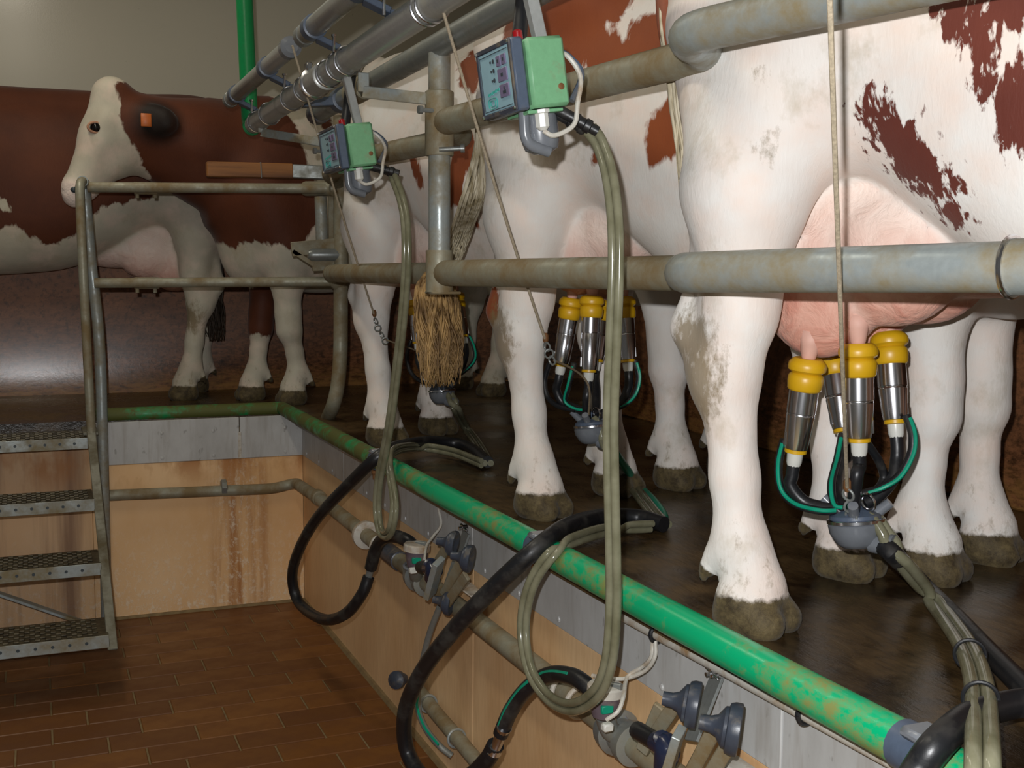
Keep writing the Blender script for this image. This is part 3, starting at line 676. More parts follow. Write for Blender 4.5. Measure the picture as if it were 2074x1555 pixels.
for k in (-0.05, 0.05):
    pn = cA.wor((at_(0.965, 0.03, 0) + cA.sd * k) * cA.k); dn_ = cA.wor(cA.sd * k * 10) - cA.wor((0, 0, 0))
    child_local(cA, 'nostril', lathe(pn, dn_, [(-0.02, 0.016), (0.004, 0.013), (0.006, 0.003)], 12), 'dark_ink')
cB = Cow((0.74, 6.19), (-1.0, 0.02), 1.08, 1.15)
bB = [cB.poly(q, 0.25) for q in ([(-600, 150), (-600, 440), (-200, 470), (0, 462), (30, 452), (60, 478), (100, 500), (140, 482), (170, 462), (200, 420), (300, 400), (420, 330), (470, 100)],)]
build_cow('cow', cB, 'dark red cow with white belly cut by the left edge, head out of sight', 'hide_dark', bB, hind=((0.19, 0.03), (-0.17, -0.06)), udder='full', res=0.016, group=G, belly=0.06,
          white=[cB.poly([(-14, 395), (10, 405), (22, 425), (8, 430), (-16, 420)], 0.25)], dirt=[(tuple(cB.pv(392, 640, 0.18) / cB.k), 0.06)])
# tails
p = [c1.wor(c1.pv(x, y, v)) for x, y, v in ((1352, -60, -0.05), (1358, 60, -0.1), (1376, 170, -0.12), (1387, 280, -0.14), (1394, 400, -0.14), (1400, 480, -0.13))]
child_local(c1, 'tail', hair(p, [0.022, 0.022, 0.024, 0.016, 0.004], None, 60, 3, rad=0.0035, wav=0.004), 'tail_pale')
child_local(c1, 'tail_root', sweep(spline([c1.wor(c1.pv(x, y, v)) for x, y, v in ((1350, -60, -.05), (1354, 40, -.09), (1364, 110, -.11), (1376, 180, -.12), (1384, 240, -.13))], 6), [0.024, 0.024, 0.022, 0.018, 0.008], 14), 'tail_brown')['label'] = 'rust brown tail root'
p = [c2.wor(c2.pv(974, 200, -0.06)), c2.wor(c2.pv(973, 300, -0.08)), c2.wor(c2.pv(958, 400, -0.10)), P(930, 480, X=1.20), P(908, 540, X=1.15)]
child_local(c2, 'tail', hair(p, [0.012, 0.02, 0.032, 0.034, 0.03], None, 90, 4, rad=0.004, wav=0.006, tip=0.1), 'tail_pale')
p = [P(902, 530, X=1.15), P(884, 572, X=1.10), P(886, 640, X=1.09), P(893, 710, X=1.09), P(895, 795, X=1.09)]
child_local(c2, 'tail_switch', hair(p, [0.026, 0.050, 0.062, 0.062, 0.048], None, 420, 5, rad=0.0042, wav=0.012), 'tail_tan')['label'] = 'tan tail switch'
p = [cB.wor(cB.pv(432, 470, 0.02)), cB.wor(cB.pv(430, 560, 0.02)), cB.wor(cB.pv(432, 640, 0.02)), cB.wor(cB.pv(438, 700, 0.02))]
child_local(cB, 'tail_switch', hair(p, [0.03, 0.05, 0.055, 0.035], None, 70, 6, rad=0.007, wav=0.008), 'tail_dark')['label'] = 'dark muddy tail switch'
# ================================================================== STEEL: rails, posts, overhead lines
def ring(c, axis, r, w_, mat, name, parent, th=None):
    th = th or w_; c = np.array(c, float); x, y, a = frame(axis)
    pts = [c + r * (math.cos(t) * x + math.sin(t) * y) for t in np.linspace(0, 2 * math.pi, 29)]
    return mesh_obj(name, *sweep(pts, w_, 8, cap=False), mat, parent)
def bend(pts, rad=0.06, n=6):
    p = [np.array(q, float) for q in pts]; out = [p[0]]
    for a, b, c in zip(p[:-2], p[1:-1], p[2:]):
        u = a - b; v = c - b; r = min(rad, np.linalg.norm(u) * .45, np.linalg.norm(v) * .45)
        u = u / np.linalg.norm(u); v = v / np.linalg.norm(v)
        for k in range(n + 1):
            t = k / n; out.append(b + u * r * (1 - t) ** 2 + v * r * t * t)
    return out + [p[-1]]
RR = 0.034
zu, zl = 1.03, 0.638
n1, i1, n2, i2 = (1.0, 1.70), (1.13, 1.80), (1.0, 2.915), (1.20, 3.20)
near = (1.26, 0.9); i2 = (1.16, 3.16); far = [(1.215, 4.86), (1.10, 4.55), (1.055, 4.2), (1.06, 3.8)]
t = empty('rump_rail', (1.0, 2.915, zu), 'upper zigzag steel rump rail running behind both control boxes', 'rail', 'zigzag rump rails')
up = bend([(*q, zu) for q in far] + [(*i2, zu), (*n2, zu), (*i1, zu), (*n1, zu)], 0.075, 8)[:-1]
up2 = bend([(*n2, zu), (*i1, zu), (*n1, zu), (*near, zu + 0.01)], 0.075, 8)
k_ = 10
mesh_obj('rail', *sweep(up[:-2], RR, 18), 'galv_old', t)
mesh_obj('rail', *sweep(up2[4:], RR + 0.0004, 18), 'galv', t)
mesh_obj('collar', *lathe((1.0, 2.915, zu - 0.05), (0, 0, 1), [(0, 0.036), (0.1, 0.036)], 20), 'galv_clean', t)
t = empty('rump_rail', (1.0, 2.915, zl), 'lower zigzag steel rump rail at udder height crossing all three milked cows', 'rail', 'zigzag rump rails')
lo = bend([(*q, zl) for q in far] + [(*i2, zl), (*n2, zl), (*i1, zl)], 0.075, 8)
mesh_obj('rail', *sweep(lo, RR, 18), 'galv_old', t)
lo = bend([(*i1, zl), (*n1, zl), (1.165, 1.17, zl + 0.008), (1.27, 0.85, zl + 0.01)], 0.075, 8)
mesh_obj('rail', *sweep(lo, RR, 18), 'galv', t)
d = np.array([1.27 - 1.165, 0.85 - 1.17, 0.002]); d /= np.linalg.norm(d); e = None
for q_ in np.linspace(-0.2, 0.3, 200):
    e = np.array([1.165, 1.17, zl + 0.008]) + d * q_; cc_ = ROT.T @ (e - CAM)
    if CX + F * cc_[0] / -cc_[2] > 2050: break
mesh_obj('end_sleeve', *lathe(e, d, [(0, RR + 0.003), (0.2, RR + 0.003)], 24), 'galv', t)
ring(e, d, RR + 0.005, 0.004, 'steel', 'ring', t)
# hanging post
t = empty('hanging_post', (1.0, 2.915, 0.58), 'vertical pipe post hanging from the top rail, its foot clamped on the lower rump rail', 'post')
mesh_obj('pipe', *sweep([(1.0, 2.915, z) for z in (0.59, 0.8, 1.0, 1.21)], 0.029, 18), 'galv', t)
mesh_obj('sleeve', *lathe((1.0, 2.915, 0.945), (0, 0, 1), [(0, 0.036), (0.003, 0.038), (0.165, 0.038), (0.168, 0.034)], 20), 'galv_old', t)
mesh_obj('foot_clamp', *lathe((1.0, 2.915, 0.588), (0, 0, 1), [(0, 0.036), (0.11, 0.036)], 20), 'galv_old', t)
mesh_obj('clamp_plate', *rbox(0.97, 1.05, 2.88, 2.95, 0.582, 0.590), 'galv_old', t)
mesh_obj('bolt', *lathe(P(905, 302, X=1.0), (0.9, -0.4, 0.05), [(-0.02, 0.006), (0.035, 0.006), (0.036, 0.011), (0.046, 0.011)], 10), 'galv_clean', t)
# end post with gate fittings
Y5 = 4.86
t = empty('end_post', tuple(P(665, 845, Z=0.0)), 'mucky steel end post with a bent foot near the far pit corner', 'post')
pts = [P(690, 235, Y=Y5), P(690, 360, Y=Y5), P(690, 500, Y=Y5), P(690, 640, Y=Y5), P(689, 720, Y=Y5), P(684, 780, Y=Y5), P(675, 820, Y=Y5), P(664, 846, Y=Y5 + 0.16)]
mesh_obj('pipe', *sweep(spline(pts, 4), 0.031, 18), 'galv_old', t)
mesh_obj('corner_clamp', *boxm(P(686, 566, Y=Y5), (0.085, 0.08, 0.085), None, 0.022), 'galv_old', t)
mesh_obj('stub_pipe', *sweep([P(649, 398, Y=Y5 + 0.02), P(651, 445, Y=Y5 + 0.02), P(652, 494, Y=Y5 + 0.02)], 0.026, 16), 'galv', t)
mesh_obj('stub_pipe', *sweep([P(624, 516, Y=Y5), P(632, 516, Y=Y5), P(690, 516, Y=Y5)], [0.018, 0.028, 0.028], 16), 'galv_clean', t)
mesh_obj('gusset_plate', *join(bar(P(590, 505, Y=Y5), P(690, 495, Y=Y5), 0.012, 0.06, (0, 0, 1)), bar(P(592, 508, Y=Y5), P(635, 536, Y=Y5), 0.012, 0.02, (0, 0, 1)), bar(P(632, 535, Y=Y5), P(690, 532, Y=Y5), 0.010, 0.06, (0, 0, 1))), 'galv_old', t)
mesh_obj('lug_plate', *boxm(P(673, 440, Y=Y5 + 0.03), (0.035, 0.01, 0.3), None, 0.002), 'galv_old', t)
# guard rails from the stairs to the end post
t = empty('guard_rail', (0.2, 5.08, FZ), 'double pipe guard rail between the stairs and the end post, crossing the red cow', 'railing')
ra, rb = P(178, 379, Y=5.06), P(690, 382, Y=Y5)
mesh_obj('top_rail', *sweep([ra, ra * .66 + rb * .34, ra * .33 + rb * .67, rb], 0.021, 16), 'galv_old', t)
q0, q1 = P(272, 381, Y=5.05), P(318, 382, Y=5.05); mesh_obj('sleeve', *lathe(q0, q1 - q0, [(0, 0.026), (np.linalg.norm(q1 - q0), 0.026)], 18), 'galv_old', t)
q0, q1 = P(617, 382, Y=4.99), P(676, 382, Y=Y5); mesh_obj('sleeve', *lathe(q0, q1 - q0, [(0, 0.029), (0.01, 0.032), (np.linalg.norm(q1 - q0), 0.032)], 18), 'galv_old', t)
ra, rb = P(192, 573, Y=5.08), P(690, 570, Y=Y5)
mesh_obj('middle_rail', *sweep([ra, ra * .66 + rb * .34, ra * .33 + rb * .67, rb], 0.021, 16), 'galv_old', t)
q0, q1 = P(272, 573, Y=5.06), P(322, 573, Y=5.06); mesh_obj('sleeve', *lathe(q0, q1 - q0, [(0, 0.025), (np.linalg.norm(q1 - q0), 0.025)], 18), 'galv_old', t)
for px_ in (278, 314):
    for py_ in (396, 588): mesh_obj('set_screw', *lathe(P(px_, py_ - 4, Y=5.05), (0, 0, -1), [(0, 0.008), (0.018, 0.008)], 8), 'galv_old', t)
# stair hand rail: two uprights joined by a bend on top
t = empty('handrail', (0.24, 5.1, FZ), 'bent steel pipe handrail with two close uprights at the right of the stairs', 'handrail')
pa = [P(186, 893, Y=4.93), P(176, 700, Y=4.93), P(167, 520, Y=4.93), P(162, 400, Y=4.95)]
pb = [P(172, 385, Y=5.1), P(183, 520, Y=5.1), P(201, 690, Y=5.1), P(208, 900, Y=5.1), P(216, 1262, Y=5.1)]
top_ = [P(163, 372, Y=4.98), P(167, 367, Y=5.03), P(170, 372, Y=5.07)]
mesh_obj('upright', *sweep(spline(pa + top_[:2], 5), 0.018, 16), 'galv_old', t)
mesh_obj('upright', *sweep(spline(top_[1:] + pb, 5), 0.0225, 16), 'galv', t)
mesh_obj('foot_plate', *rbox(0.215, 0.285, 5.06, 5.14, FZ - 0.002, FZ + 0.006), 'galv', t)
# steel stairs
t = empty('metal_stairs', (-0.15, 4.9, FZ), 'steel stairs with studded treads climbing out of the pit at left', 'stairs')
for k in range(4):
    z = -0.03 - 0.2 * k; yf = (0.63 - z) * 2545 / ((342, 473, 611, 769)[k]); xr = 0.185 + 0.008 * k
    tr = mesh_obj('tread', *rbox(-0.62, xr, yf, yf + (0.235 if k else 0.272), z - 0.004, z), 'tread', t, smooth=False)
    mesh_obj('nosing', *rbox(-0.62, xr, yf - 0.004, yf, z - 0.043, z + 0.002, 0.001), 'galv', tr, smooth=False)
    vs = [boxm((-0.6 + 0.034 * i + (0.017 if j % 2 else 0), yf + 0.022 + 0.026 * j, z + 0.002), (0.02, 0.009, 0.006), None, 0.0025) for i in range(23) for j in range(8) if -0.6 + 0.034 * i < xr - 0.03]
    o = mesh_obj('grip_studs', *join(*vs), 'tread', tr, smooth=False); o['kind'] = 'stuff'
    vs = [lathe((-0.58 + 0.055 * i, yf - 0.0035, z - 0.02), (0, -1, 0), [(0, 0.006), (0.002, 0.0055)], 8) for i in range(14) if -0.58 + 0.055 * i < xr - 0.01]
    o = mesh_obj('rivet_holes', *join(*vs), 'dark_ink', tr, smooth=False); o['kind'] = 'stuff'
xs = 0.2
for dx in (0, -0.80):
    mesh_obj('stringer', *join(bar((xs + dx, 4.93, 0.0), (xs + dx + 0.02, 4.16, -0.68), 0.008, 0.034, (1, 0, 0)), bar((xs + dx, 4.96, -0.02), (xs + dx, 5.16, -0.02), 0.012, 0.06, (1, 0, 0))), 'galv_dark', t, smooth=False)
mesh_obj('brace', *bar(P(-90, 1172, Y=4.98), P(214, 1276, Y=4.98), 0.012, 0.05, (0, 1, 0)), 'galv', t, smooth=False)
# plank end with grey steel box section
t = empty('plank_gate', tuple(P(560, 360, Y=5.12)), 'horizontal orange worn plank bolted to a grey steel bar, above the guard rail', 'plank')
a_, b_ = P(418, 343, Y=5.12), P(592, 347, Y=5.12); c_ = P(700, 352, Y=5.06)
mesh_obj('plank', *bar(a_, b_, 0.065, 0.045, (0, 1, 0), 0.004), 'wood', t, smooth=False)
mesh_obj('strap', *bar(P(526, 345, Y=5.117), P(528, 345, Y=5.117), 0.068, 0.048, (0, 1, 0), 0.001), 'galv_clean', t, smooth=False)
mesh_obj('steel_bar', *bar(b_, c_, 0.06, 0.04, (0, 1, 0), 0.004), 'galv_clean', t, smooth=False)

# ---- overhead lines
TZ = 1.23
t = empty('top_rail', (1.0, 2.0, TZ), 'thick dull galvanised top rail overhead carrying the hanging post', 'rail')
ye = P(645, 232, X=1.0)[1]
mesh_obj('pipe', *sweep([(1.0, y, TZ) for y in (ye, 3.5, 2.5, 1.5, 0.5)], 0.033, 20), 'galv_clean', t)
mesh_obj('end_socket', *lathe((1.0, ye + 0.03, TZ), (0, -1, 0), [(0, 0.03), (0.001, 0.041), (0.07, 0.041), (0.075, 0.034)], 20), 'knob', t)
mesh_obj('socket', *lathe((1.0, ye - 0.5, TZ), (0, -1, 0), [(0, 0.035), (0.005, 0.040), (0.16, 0.040), (0.165, 0.035)], 20), 'galv_old', t)
SX = 0.80; s0 = P(514, 252, X=SX); SZ = s0[2]; SY = s0[1]; SR = 0.0345
t = empty('milk_line', (SX, 3.0, SZ), 'stainless steel milk line pipe sloping overhead into the green elbow', 'pipe')
mesh_obj('pipe', *sweep([(SX, y, SZ) for y in (SY, 3.6, 2.6, 1.6, 0.5)], SR, 24), 'brushed', t)
def spy(px_):                                                   # where along the line a pixel column lies
    return P(px_, 252 - 0.672 * (px_ - 514), X=SX)[1]
for px_ in (522, 546, 592, 620, 668, 688, 706, 866, 876): ring((SX, spy(px_), SZ), (0, 1, 0), SR + 0.004, 0.0032, 'steel', 'ring', t)
mesh_obj('coupling', *lathe((SX, spy(662), SZ), (0, 1, 0), [(0, SR + 0.002), (0.003, SR + 0.007), (spy(640) - spy(662), SR + 0.007), (spy(640) - spy(662) + 0.003, SR + 0.002)], 24), 'brushed', t)
mesh_obj('coupling_clamp', *join(lathe((SX, spy(640), SZ), (0, 1, 0), [(0, SR + .006), (0.004, SR + 0.013), (0.024, SR + 0.013), (0.028, SR + .006)], 24), boxm((SX - 0.02, spy(640) + 0.01, SZ + SR + 0.012), (0.02, 0.03, 0.025), None, 0.004)), 'steel', t)
# green riser
gx, gy = SX - 0.006, SY + 0.07
t = tube('green_riser_pipe', bend([(SX, SY - 0.03, SZ - 0.002), (SX - 0.002, gy, SZ - 0.002), (P(491, 100, Y=gy)[0], gy, 2.0), (P(491, 20, Y=gy)[0] + 0.0, gy, 2.9)], 0.075, 8), 0.032, 'green_pipe', sides=20)
tag(t, 'bright green plastic riser pipe with an elbow joining the milk line', 'pipe')
for k in range(3): ring((SX, SY + 0.012 + 0.014 * k, SZ - 0.002), (0, 1, 0), 0.033, 0.003, 'green_pipe', 'ridge', t)
t = tube('green_air_line', [P(640, 170, X=0.86), P(720, 102, X=0.86), P(845, 2, X=0.86), P(960, -85, X=0.86)], 0.006, 'green_pipe', n=3, sides=8); tag(t, 'thin green plastic line running behind the milk line', 'tube')
t = tube('green_air_line', [P(548, 228, X=0.90), P(600, 188, X=0.90), P(640, 157, X=0.90)], 0.007, 'green_pipe', n=3, sides=8); tag(t, 'short thin green line showing just behind the elbow end of the milk line', 'tube')
# cluster lift cylinders and their cords
ZC = None
def lift(far, near_px, label, visible=True):
    X_ = 0.73; r = 0.028
    if len(far) == 2: a = P(*far, X=X_); b = np.array([X_, P(*near_px, X=X_)[1], a[2]])
    else: a, b = np.array(far, float), np.array(near_px, float)
    t = empty('lift_cylinder', tuple((a + b) / 2), label, 'cylinder', 'cluster lift cylinders')
    mesh_obj('barrel', *lathe(a, b - a, [(0, r * .9), (0.004, r), (np.linalg.norm(b - a), r)], 22), 'brushed', t)
    mesh_obj('front_cap', *lathe(b, b - a, [(-0.03, r + .001), (-0.028, r + 0.004), (0.01, r + 0.004), (0.02, r * .7)], 22), 'claw', t)
    mesh_obj('back_cap', *lathe(a, a - b, [(-0.04, r + .001), (-0.039, r + 0.002), (0.0, r + 0.002), (0.008, r * .8)], 22), 'galv_clean', t)
    for q in (0.12, 0.66):
        c = a + (b - a) * q
        br = mesh_obj('bracket', *join(lathe(c, b - a, [(0, r + .001), (0.002, r + 0.006), (0.045, r + 0.006), (0.047, r + .001)], 20),
             bar(c + (0.01, -0.02, -r), (SX + 0.0, c[1] - 0.03, SZ + SR + 0.012), 0.016, 0.045, (0, 1, 0)), bar((SX - 0.005, c[1] - 0.03, SZ + SR + 0.008), (SX + 0.05, c[1] - 0.03, SZ + SR + 0.008), 0.014, 0.05, (0, 1, 0))), 'blue_grey', t)
        mesh_obj('bolt', *lathe((SX - 0.02, c[1] - 0.05, SZ + SR), (0, 0, 1), [(0, 0.004), (0.04, 0.004), (0.041, 0.007), (0.047, 0.007)], 8), 'steel', br)
    return b
e1 = lift((466, 203), (588, 97), 'steel lift cylinder beside the green elbow, farthest of its kind')
e2 = lift((614, 74), (800, -70), 'steel lift cylinder cut by the top of the picture, above the milk line')
mesh_obj('dark_bracket', *join(bar((1.0, ye - 0.36, TZ - 0.005), (SX, ye - 0.36, SZ), 0.03, 0.05, (0, 1, 0)), lathe((1.0, ye - 0.39, TZ), (0, 1, 0), [(0, .034), (0.002, 0.042), (0.06, 0.042), (0.062, .034)], 20)), 'blue_grey', bpy.data.objects['milk_line'])
# flat stays from posts to the milk line
for i, (pa_, pb_, X1) in enumerate(((P(735, 186, X=0.82), P(882, 202, X=0.985), 1), (P(530, 268, X=0.80), P(662, 290, X=0.97), 2))):
    t = empty('flat_stay', tuple((pa_ + pb_) / 2), ['flat steel stay bolted to the hanging post, holding the milk line', 'flat steel stay near the green elbow, passing behind the farther control box'][i], 'bracket', 'flat stays under the milk line')
    mesh_obj('strip', *join(bar(pa_, pb_, 0.032, 0.006, (0, 1, 0)), bar(pa_ + (0.002, 0, 0.0), pa_ + (0.002, 0, 0.05), 0.006, 0.03, (1, 0, 0)), bar(pb_, pb_ + (0.0, 0, -0.045), 0.006, 0.03, (1, 0, 0))), 'galv', t, smooth=False)
    ax_ = pb_ + np.array([0.0, -0.01, -0.03]); mesh_obj('bolt', *lathe(ax_, (-1, -0.1, 0), [(-0.02, 0.006), (0.04, 0.006), (0.041, 0.011), (0.052, 0.011)], 8), 'galv_clean', t)

# ================================================================== CONTROL BOXES
def control_box(pTL, pTR, pBR, lab, hang_px, wires):
    """pTL far top, pTR near top, pBR near bottom corner of the front panel (pixels on the plane X = 0.78)"""
    X0 = 0.78; A = P(*pTL, X=X0); B = P(*pTR, X=X0); Cc = P(*pBR, X=X0 + 0.0)
    yf, yn = A[1], B[1]; zt = (A[2] + B[2]) / 2; hgt = zt - Cc[2]; ln = yf - yn
    tl = math.radians(8); ax = np.array([[math.cos(tl), 0, math.sin(tl)], [0, 1, 0], [-math.sin(tl), 0, math.cos(tl)]])   # rows: out-of-panel depth, along, up
    ax = np.array([[math.cos(tl), 0, math.sin(tl)], [0, 1.0, 0], [-math.sin(tl), 0, math.cos(tl)]])
    O = np.array([X0, (yf + yn) / 2, zt - hgt / 2])
    W = lambda d, a, u: O + d * ax[0] + a * ax[1] + u * ax[2]
    dp = 0.097
    t = empty('control_box', tuple(W(dp / 2, 0, -hgt / 2)), lab, 'control box', 'milking control boxes')
    bx = lambda name, c, s, m, bev=0.003, par=None: mesh_obj(name, *boxm(W(*c), s, ax, bev), m, par or t)
    bx('housing', (dp / 2 + 0.012, 0, 0), (dp - 0.024, ln * .98, hgt * .97), 'box_green', 0.006)
    bz = bx('bezel', (0.006, 0, 0), (0.024, ln, hgt), 'blue_grey', 0.004)
    fr = 0.008
    for s in (-1, 1):
        bx('frame_strip', (-0.007, s * (ln / 2 - fr / 2 - 0.001), 0), (0.004, fr, hgt * .98), 'knob', 0.001, bz)
        bx('frame_strip', (-0.007, 0, s * (hgt / 2 - fr / 2 - 0.001)), (0.004, ln * .98, fr), 'knob', 0.001, bz)
        for s2 in (-1, 1): mesh_obj('screw', *lathe(W(-0.009, s * (ln / 2 - 0.006), s2 * (hgt / 2 - 0.006)), -ax[0], [(0, 0.0035), (0.003, 0.003), (0.004, 0.0005)], 8), 'steel', bz)
    fp = bx('front_panel', (-0.0065, 0, 0), (0.002, ln - 2 * fr - .004, hgt - 2 * fr - .004), 'panel_blue', 0.0)
    # print on the panel; along = +far (left seen from the pit)
    l2, h2 = ln / 2 - fr, hgt / 2 - fr
    pr = lambda name, a, u, sa, su, m, bev=0.0: bx(name, (-0.0082, a * l2, u * h2), (0.0016, sa * l2, su * h2), m, bev, fp)
    pr('border_line', 0, 0.86, 1.8, 0.02, 'dark_ink'); pr('border_line', 0, -0.9, 1.8, 0.02, 'dark_ink'); pr('border_line', 0.9, 0, 0.012, 1.76, 'dark_ink')
    for a, u, sa, su in ((-0.33, 0.56, 0.27, 0.34), (-0.66, 0.56, 0.27, 0.34), (-0.50, 0.10, 0.58, 0.42), (-0.52, -0.40, 0.58, 0.42)):
        bt = bx('button', (-0.0085, a * l2, u * h2), (0.003, sa * l2, su * h2), 'button', 0.0012, fp)
    for a, u, sa in ((-0.33, 0.56, .08), (-0.66, 0.56, .08), (-0.50, 0.10, .14), (-0.55, -0.33, .07), (-0.55, -0.45, .2)): bx('button_mark', (-0.0104, a * l2, u * h2), (0.0004, sa * l2, 0.10 * h2), 'dark_ink', 0, fp)
    for k in range(3):
        mesh_obj('indicator', *lathe(W(-0.008, (0.02 + 0.02 * k) * l2 * 1, (0.62 - 0.30 * k) * h2), -ax[0], [(0, 0.004), (0.0012, 0.004)], 10), 'dark_ink', fp)
        pr('indicator_mark', 0.20, 0.62 - 0.30 * k, 0.07, 0.07, 'dark_ink')
    # illegible teal lettering and the rounded teal outline under it
    for k in range(9): pr('letter', 0.55 - 0.085 * k, -0.38 + 0.01 * k, 0.05, (0.10, 0.07, 0.08)[k % 3], 'teal_ink')
    ov = []
    for s in (1.0, 0.55):
        pts = [W(-0.0085, (0.33 + 0.28 * s * np.sign(math.cos(q)) * abs(math.cos(q)) ** 0.5) * l2, (-0.68 + 0.17 * s * np.sign(math.sin(q)) * abs(math.sin(q)) ** 0.5) * h2) for q in np.linspace(0, 2 * math.pi, 33)]
        ov.append(sweep(pts, 0.0009, 5, cap=False))
    mesh_obj('emblem', *join(*ov), 'teal_ink', fp)
    mesh_obj('warning_lamp', *lathe(W(0.022, -ln * 0.32, hgt / 2 - 0.002), ax[2], [(0, 0.009), (0.014, 0.009), (0.017, 0.006), (0.018, 0.001)], 14), 'red', t)
    mesh_obj('rust_spot', *lathe(W(dp * .84, -ln / 2 * .98 - 0.0005, -hgt * 0.22), (0, -1, 0), [(0, 0.006), (0.0006, 0.005)], 12), 'rust', t)
    # underside: elbows, cable gland, jar
    mesh_obj('bottom_plate', *boxm(W(dp * .55, -ln * .1, -hgt / 2 - 0.003), (dp * .7, ln * .6, 0.006), ax, 0.001), 'box_green', t)
    u0 = W(0.025, -ln * .2, -hgt / 2); mesh_obj('grey_elbow', *sweep(bend([u0, u0 + (0.004, 0, -0.055), u0 + (0.05, 0, -0.066)], 0.03), 0.0105, 14), 'claw', t)
    u0 = W(0.048, -ln * .34, -hgt / 2); mesh_obj('cable_gland', *lathe(u0, -ax[2], [(0, 0.016), (0.006, 0.016), (0.007, 0.0125), (0.03, 0.0125), (0.036, 0.007)], 8), 'nipple', t)
    u1 = W(0.062, -ln * .05, -hgt / 2); mesh_obj('flow_jar', *lathe(u1, -ax[2], [(0, 0.034), (0.05, 0.035), (0.066, 0.03), (0.074, 0.015)], 18), 'claw', t)
    g0 = u0 - ax[2] * 0.036
    mesh_obj('grey_cable', *sweep(spline([g0, g0 + (0.02, -0.005, -0.008), g0 + (0.055, -0.01, 0.012), W(dp + .02, -ln * .4, -hgt * .45), W(dp + 0.035, -ln * .35, -hgt * .1), W(dp + 0.02, -ln * .3, hgt * .2), W(dp - 0.003, -ln * .3, hgt * .3)], 6), 0.0045, 8), 'white_plastic', t)
    mesh_obj('black_cable', *sweep(spline([W(dp + .01, -ln * .38, -hgt * .42), W(dp + 0.042, -ln * .3, -hgt * .05), W(dp + 0.025, -ln * .25, hgt * .22), W(dp - 0.003, -ln * .25, hgt * .33)], 6), 0.0055, 8), 'blue_grey', t)
    # hanger and hose from above
    h1 = W(dp * .8, -ln * .15, hgt / 2 - 0.01); hu = np.array([SX + 0.012, h1[1], SZ - SR * .6])
    mesh_obj('hanger', *join(bar(h1, hu, 0.022, 0.022, (0, 1, 0), 0.002)), 'brushed', t, smooth=False)
    h0 = W(dp * .45, ln * .05, hgt / 2 - 0.02); ht_ = np.array([SX + 0.06, h0[1] + 0.05, SZ + 0.05])
    mesh_obj('supply_hose', *sweep(spline([h0, (h0 + ht_) / 2 + (0.0, 0, 0), ht_], 5), 0.014, 14), 'black', t)
    # outlet manifold to the clear hoses
    o0 = W(dp * .8, -ln * .1, -hgt / 2 + 0.01); od = P(*hang_px, Y=o0[1] - 0.03) - o0; od /= np.linalg.norm(od)
    mesh_obj('hose_connector', *join(*[lathe(o0 + np.array([0, s, 0]), od, [(0, 0.010), (0.05, 0.010), (0.052, 0.0125), (0.06, 0.0125), (0.062, 0.0105), (0.072, 0.0105), (0.074, 0.013), (0.084, 0.013), (0.086, 0.0095), (0.1, 0.0095)], 14) for s in (-0.011, 0.011)]), 'black', t)
    return o0 + od * 0.09, od
f1, od1 = control_box((980, 106), (1048, 74), (1077, 213), 'green box with pale blue button panel, the larger one hanging near the camera', (1205, 268), None)
f2, od2 = control_box((655, 268), (690, 250), (702, 338), 'green box with dim panel hanging farther away in front of the third cow', (792, 348), None)
# ================================================================== PIT PLUMBING
PX = 1.075
def pz(x, y, X=PX): return P(x, y, X=X)
zp = pz(1057, 1330)[2]
t = empty('wash_pipe', (PX, 3.5, zp), 'mucky grey pipe along the pit wall with a long elbow in the far corner', 'pipe')
pe = P(590, 988, Y=EY - 0.05); pw = P(222, 1003, Y=EY - 0.05)
pts = bend([pw, (pw + pe) / 2, pe * 0.9 + pw * 0.1, (PX, EY - 0.05, (pe[2] + zp) / 2 + 0.004), (PX, 4.55, zp), (PX, 3.6, zp), (PX, 2.6, zp), (PX, 1.6, zp), (PX, 0.6, zp)], 0.2, 10)
mesh_obj('pipe', *sweep(pts, [0.024, 0.024, 0.024, 0.027, 0.027, 0.027, 0.027], 18), 'galv_old', t)
fx = P(453, 986, Y=EY - 0.05); mesh_obj('union', *lathe(fx - (0.012, 0, 0), (1, 0, 0), [(0, 0.03), (0.002, 0.034), (0.022, 0.034), (0.024, 0.03)], 8), 'galv_clean', t)
mesh_obj('union', *lathe((PX, 4.72, zp), (0, -1, 0), [(0, 0.029), (0.003, 0.032), (0.06, 0.032), (0.063, 0.029)], 18), 'galv_old', t)
fx = P(68, 1004, Y=EY - 0.03)
yy = [P(px_, py_, X=PX)[1] for px_, py_ in ((742, 1085), (770, 1115), (1145, 1400), (1175, 1425))]
for a in yy: ring((PX, a, zp), (0, 1, 0), 0.033, 0.006, 'white_plastic', 'clip', t)
a = yy[0]; mesh_obj('union', *lathe((PX, a + 0.02, zp), (0, -1, 0), [(0, 0.035), (0.004, 0.05), (0.03, 0.05), (0.034, 0.035)], 20), 'white_plastic', t)
mesh_obj('hose_sleeve', *lathe((PX, P(775, 1118, X=PX)[1], zp), (0, -1, 0), [(0, 0.029), (0.002, 0.032), (0.2, 0.032), (0.202, 0.029)], 20), 'knob', t)
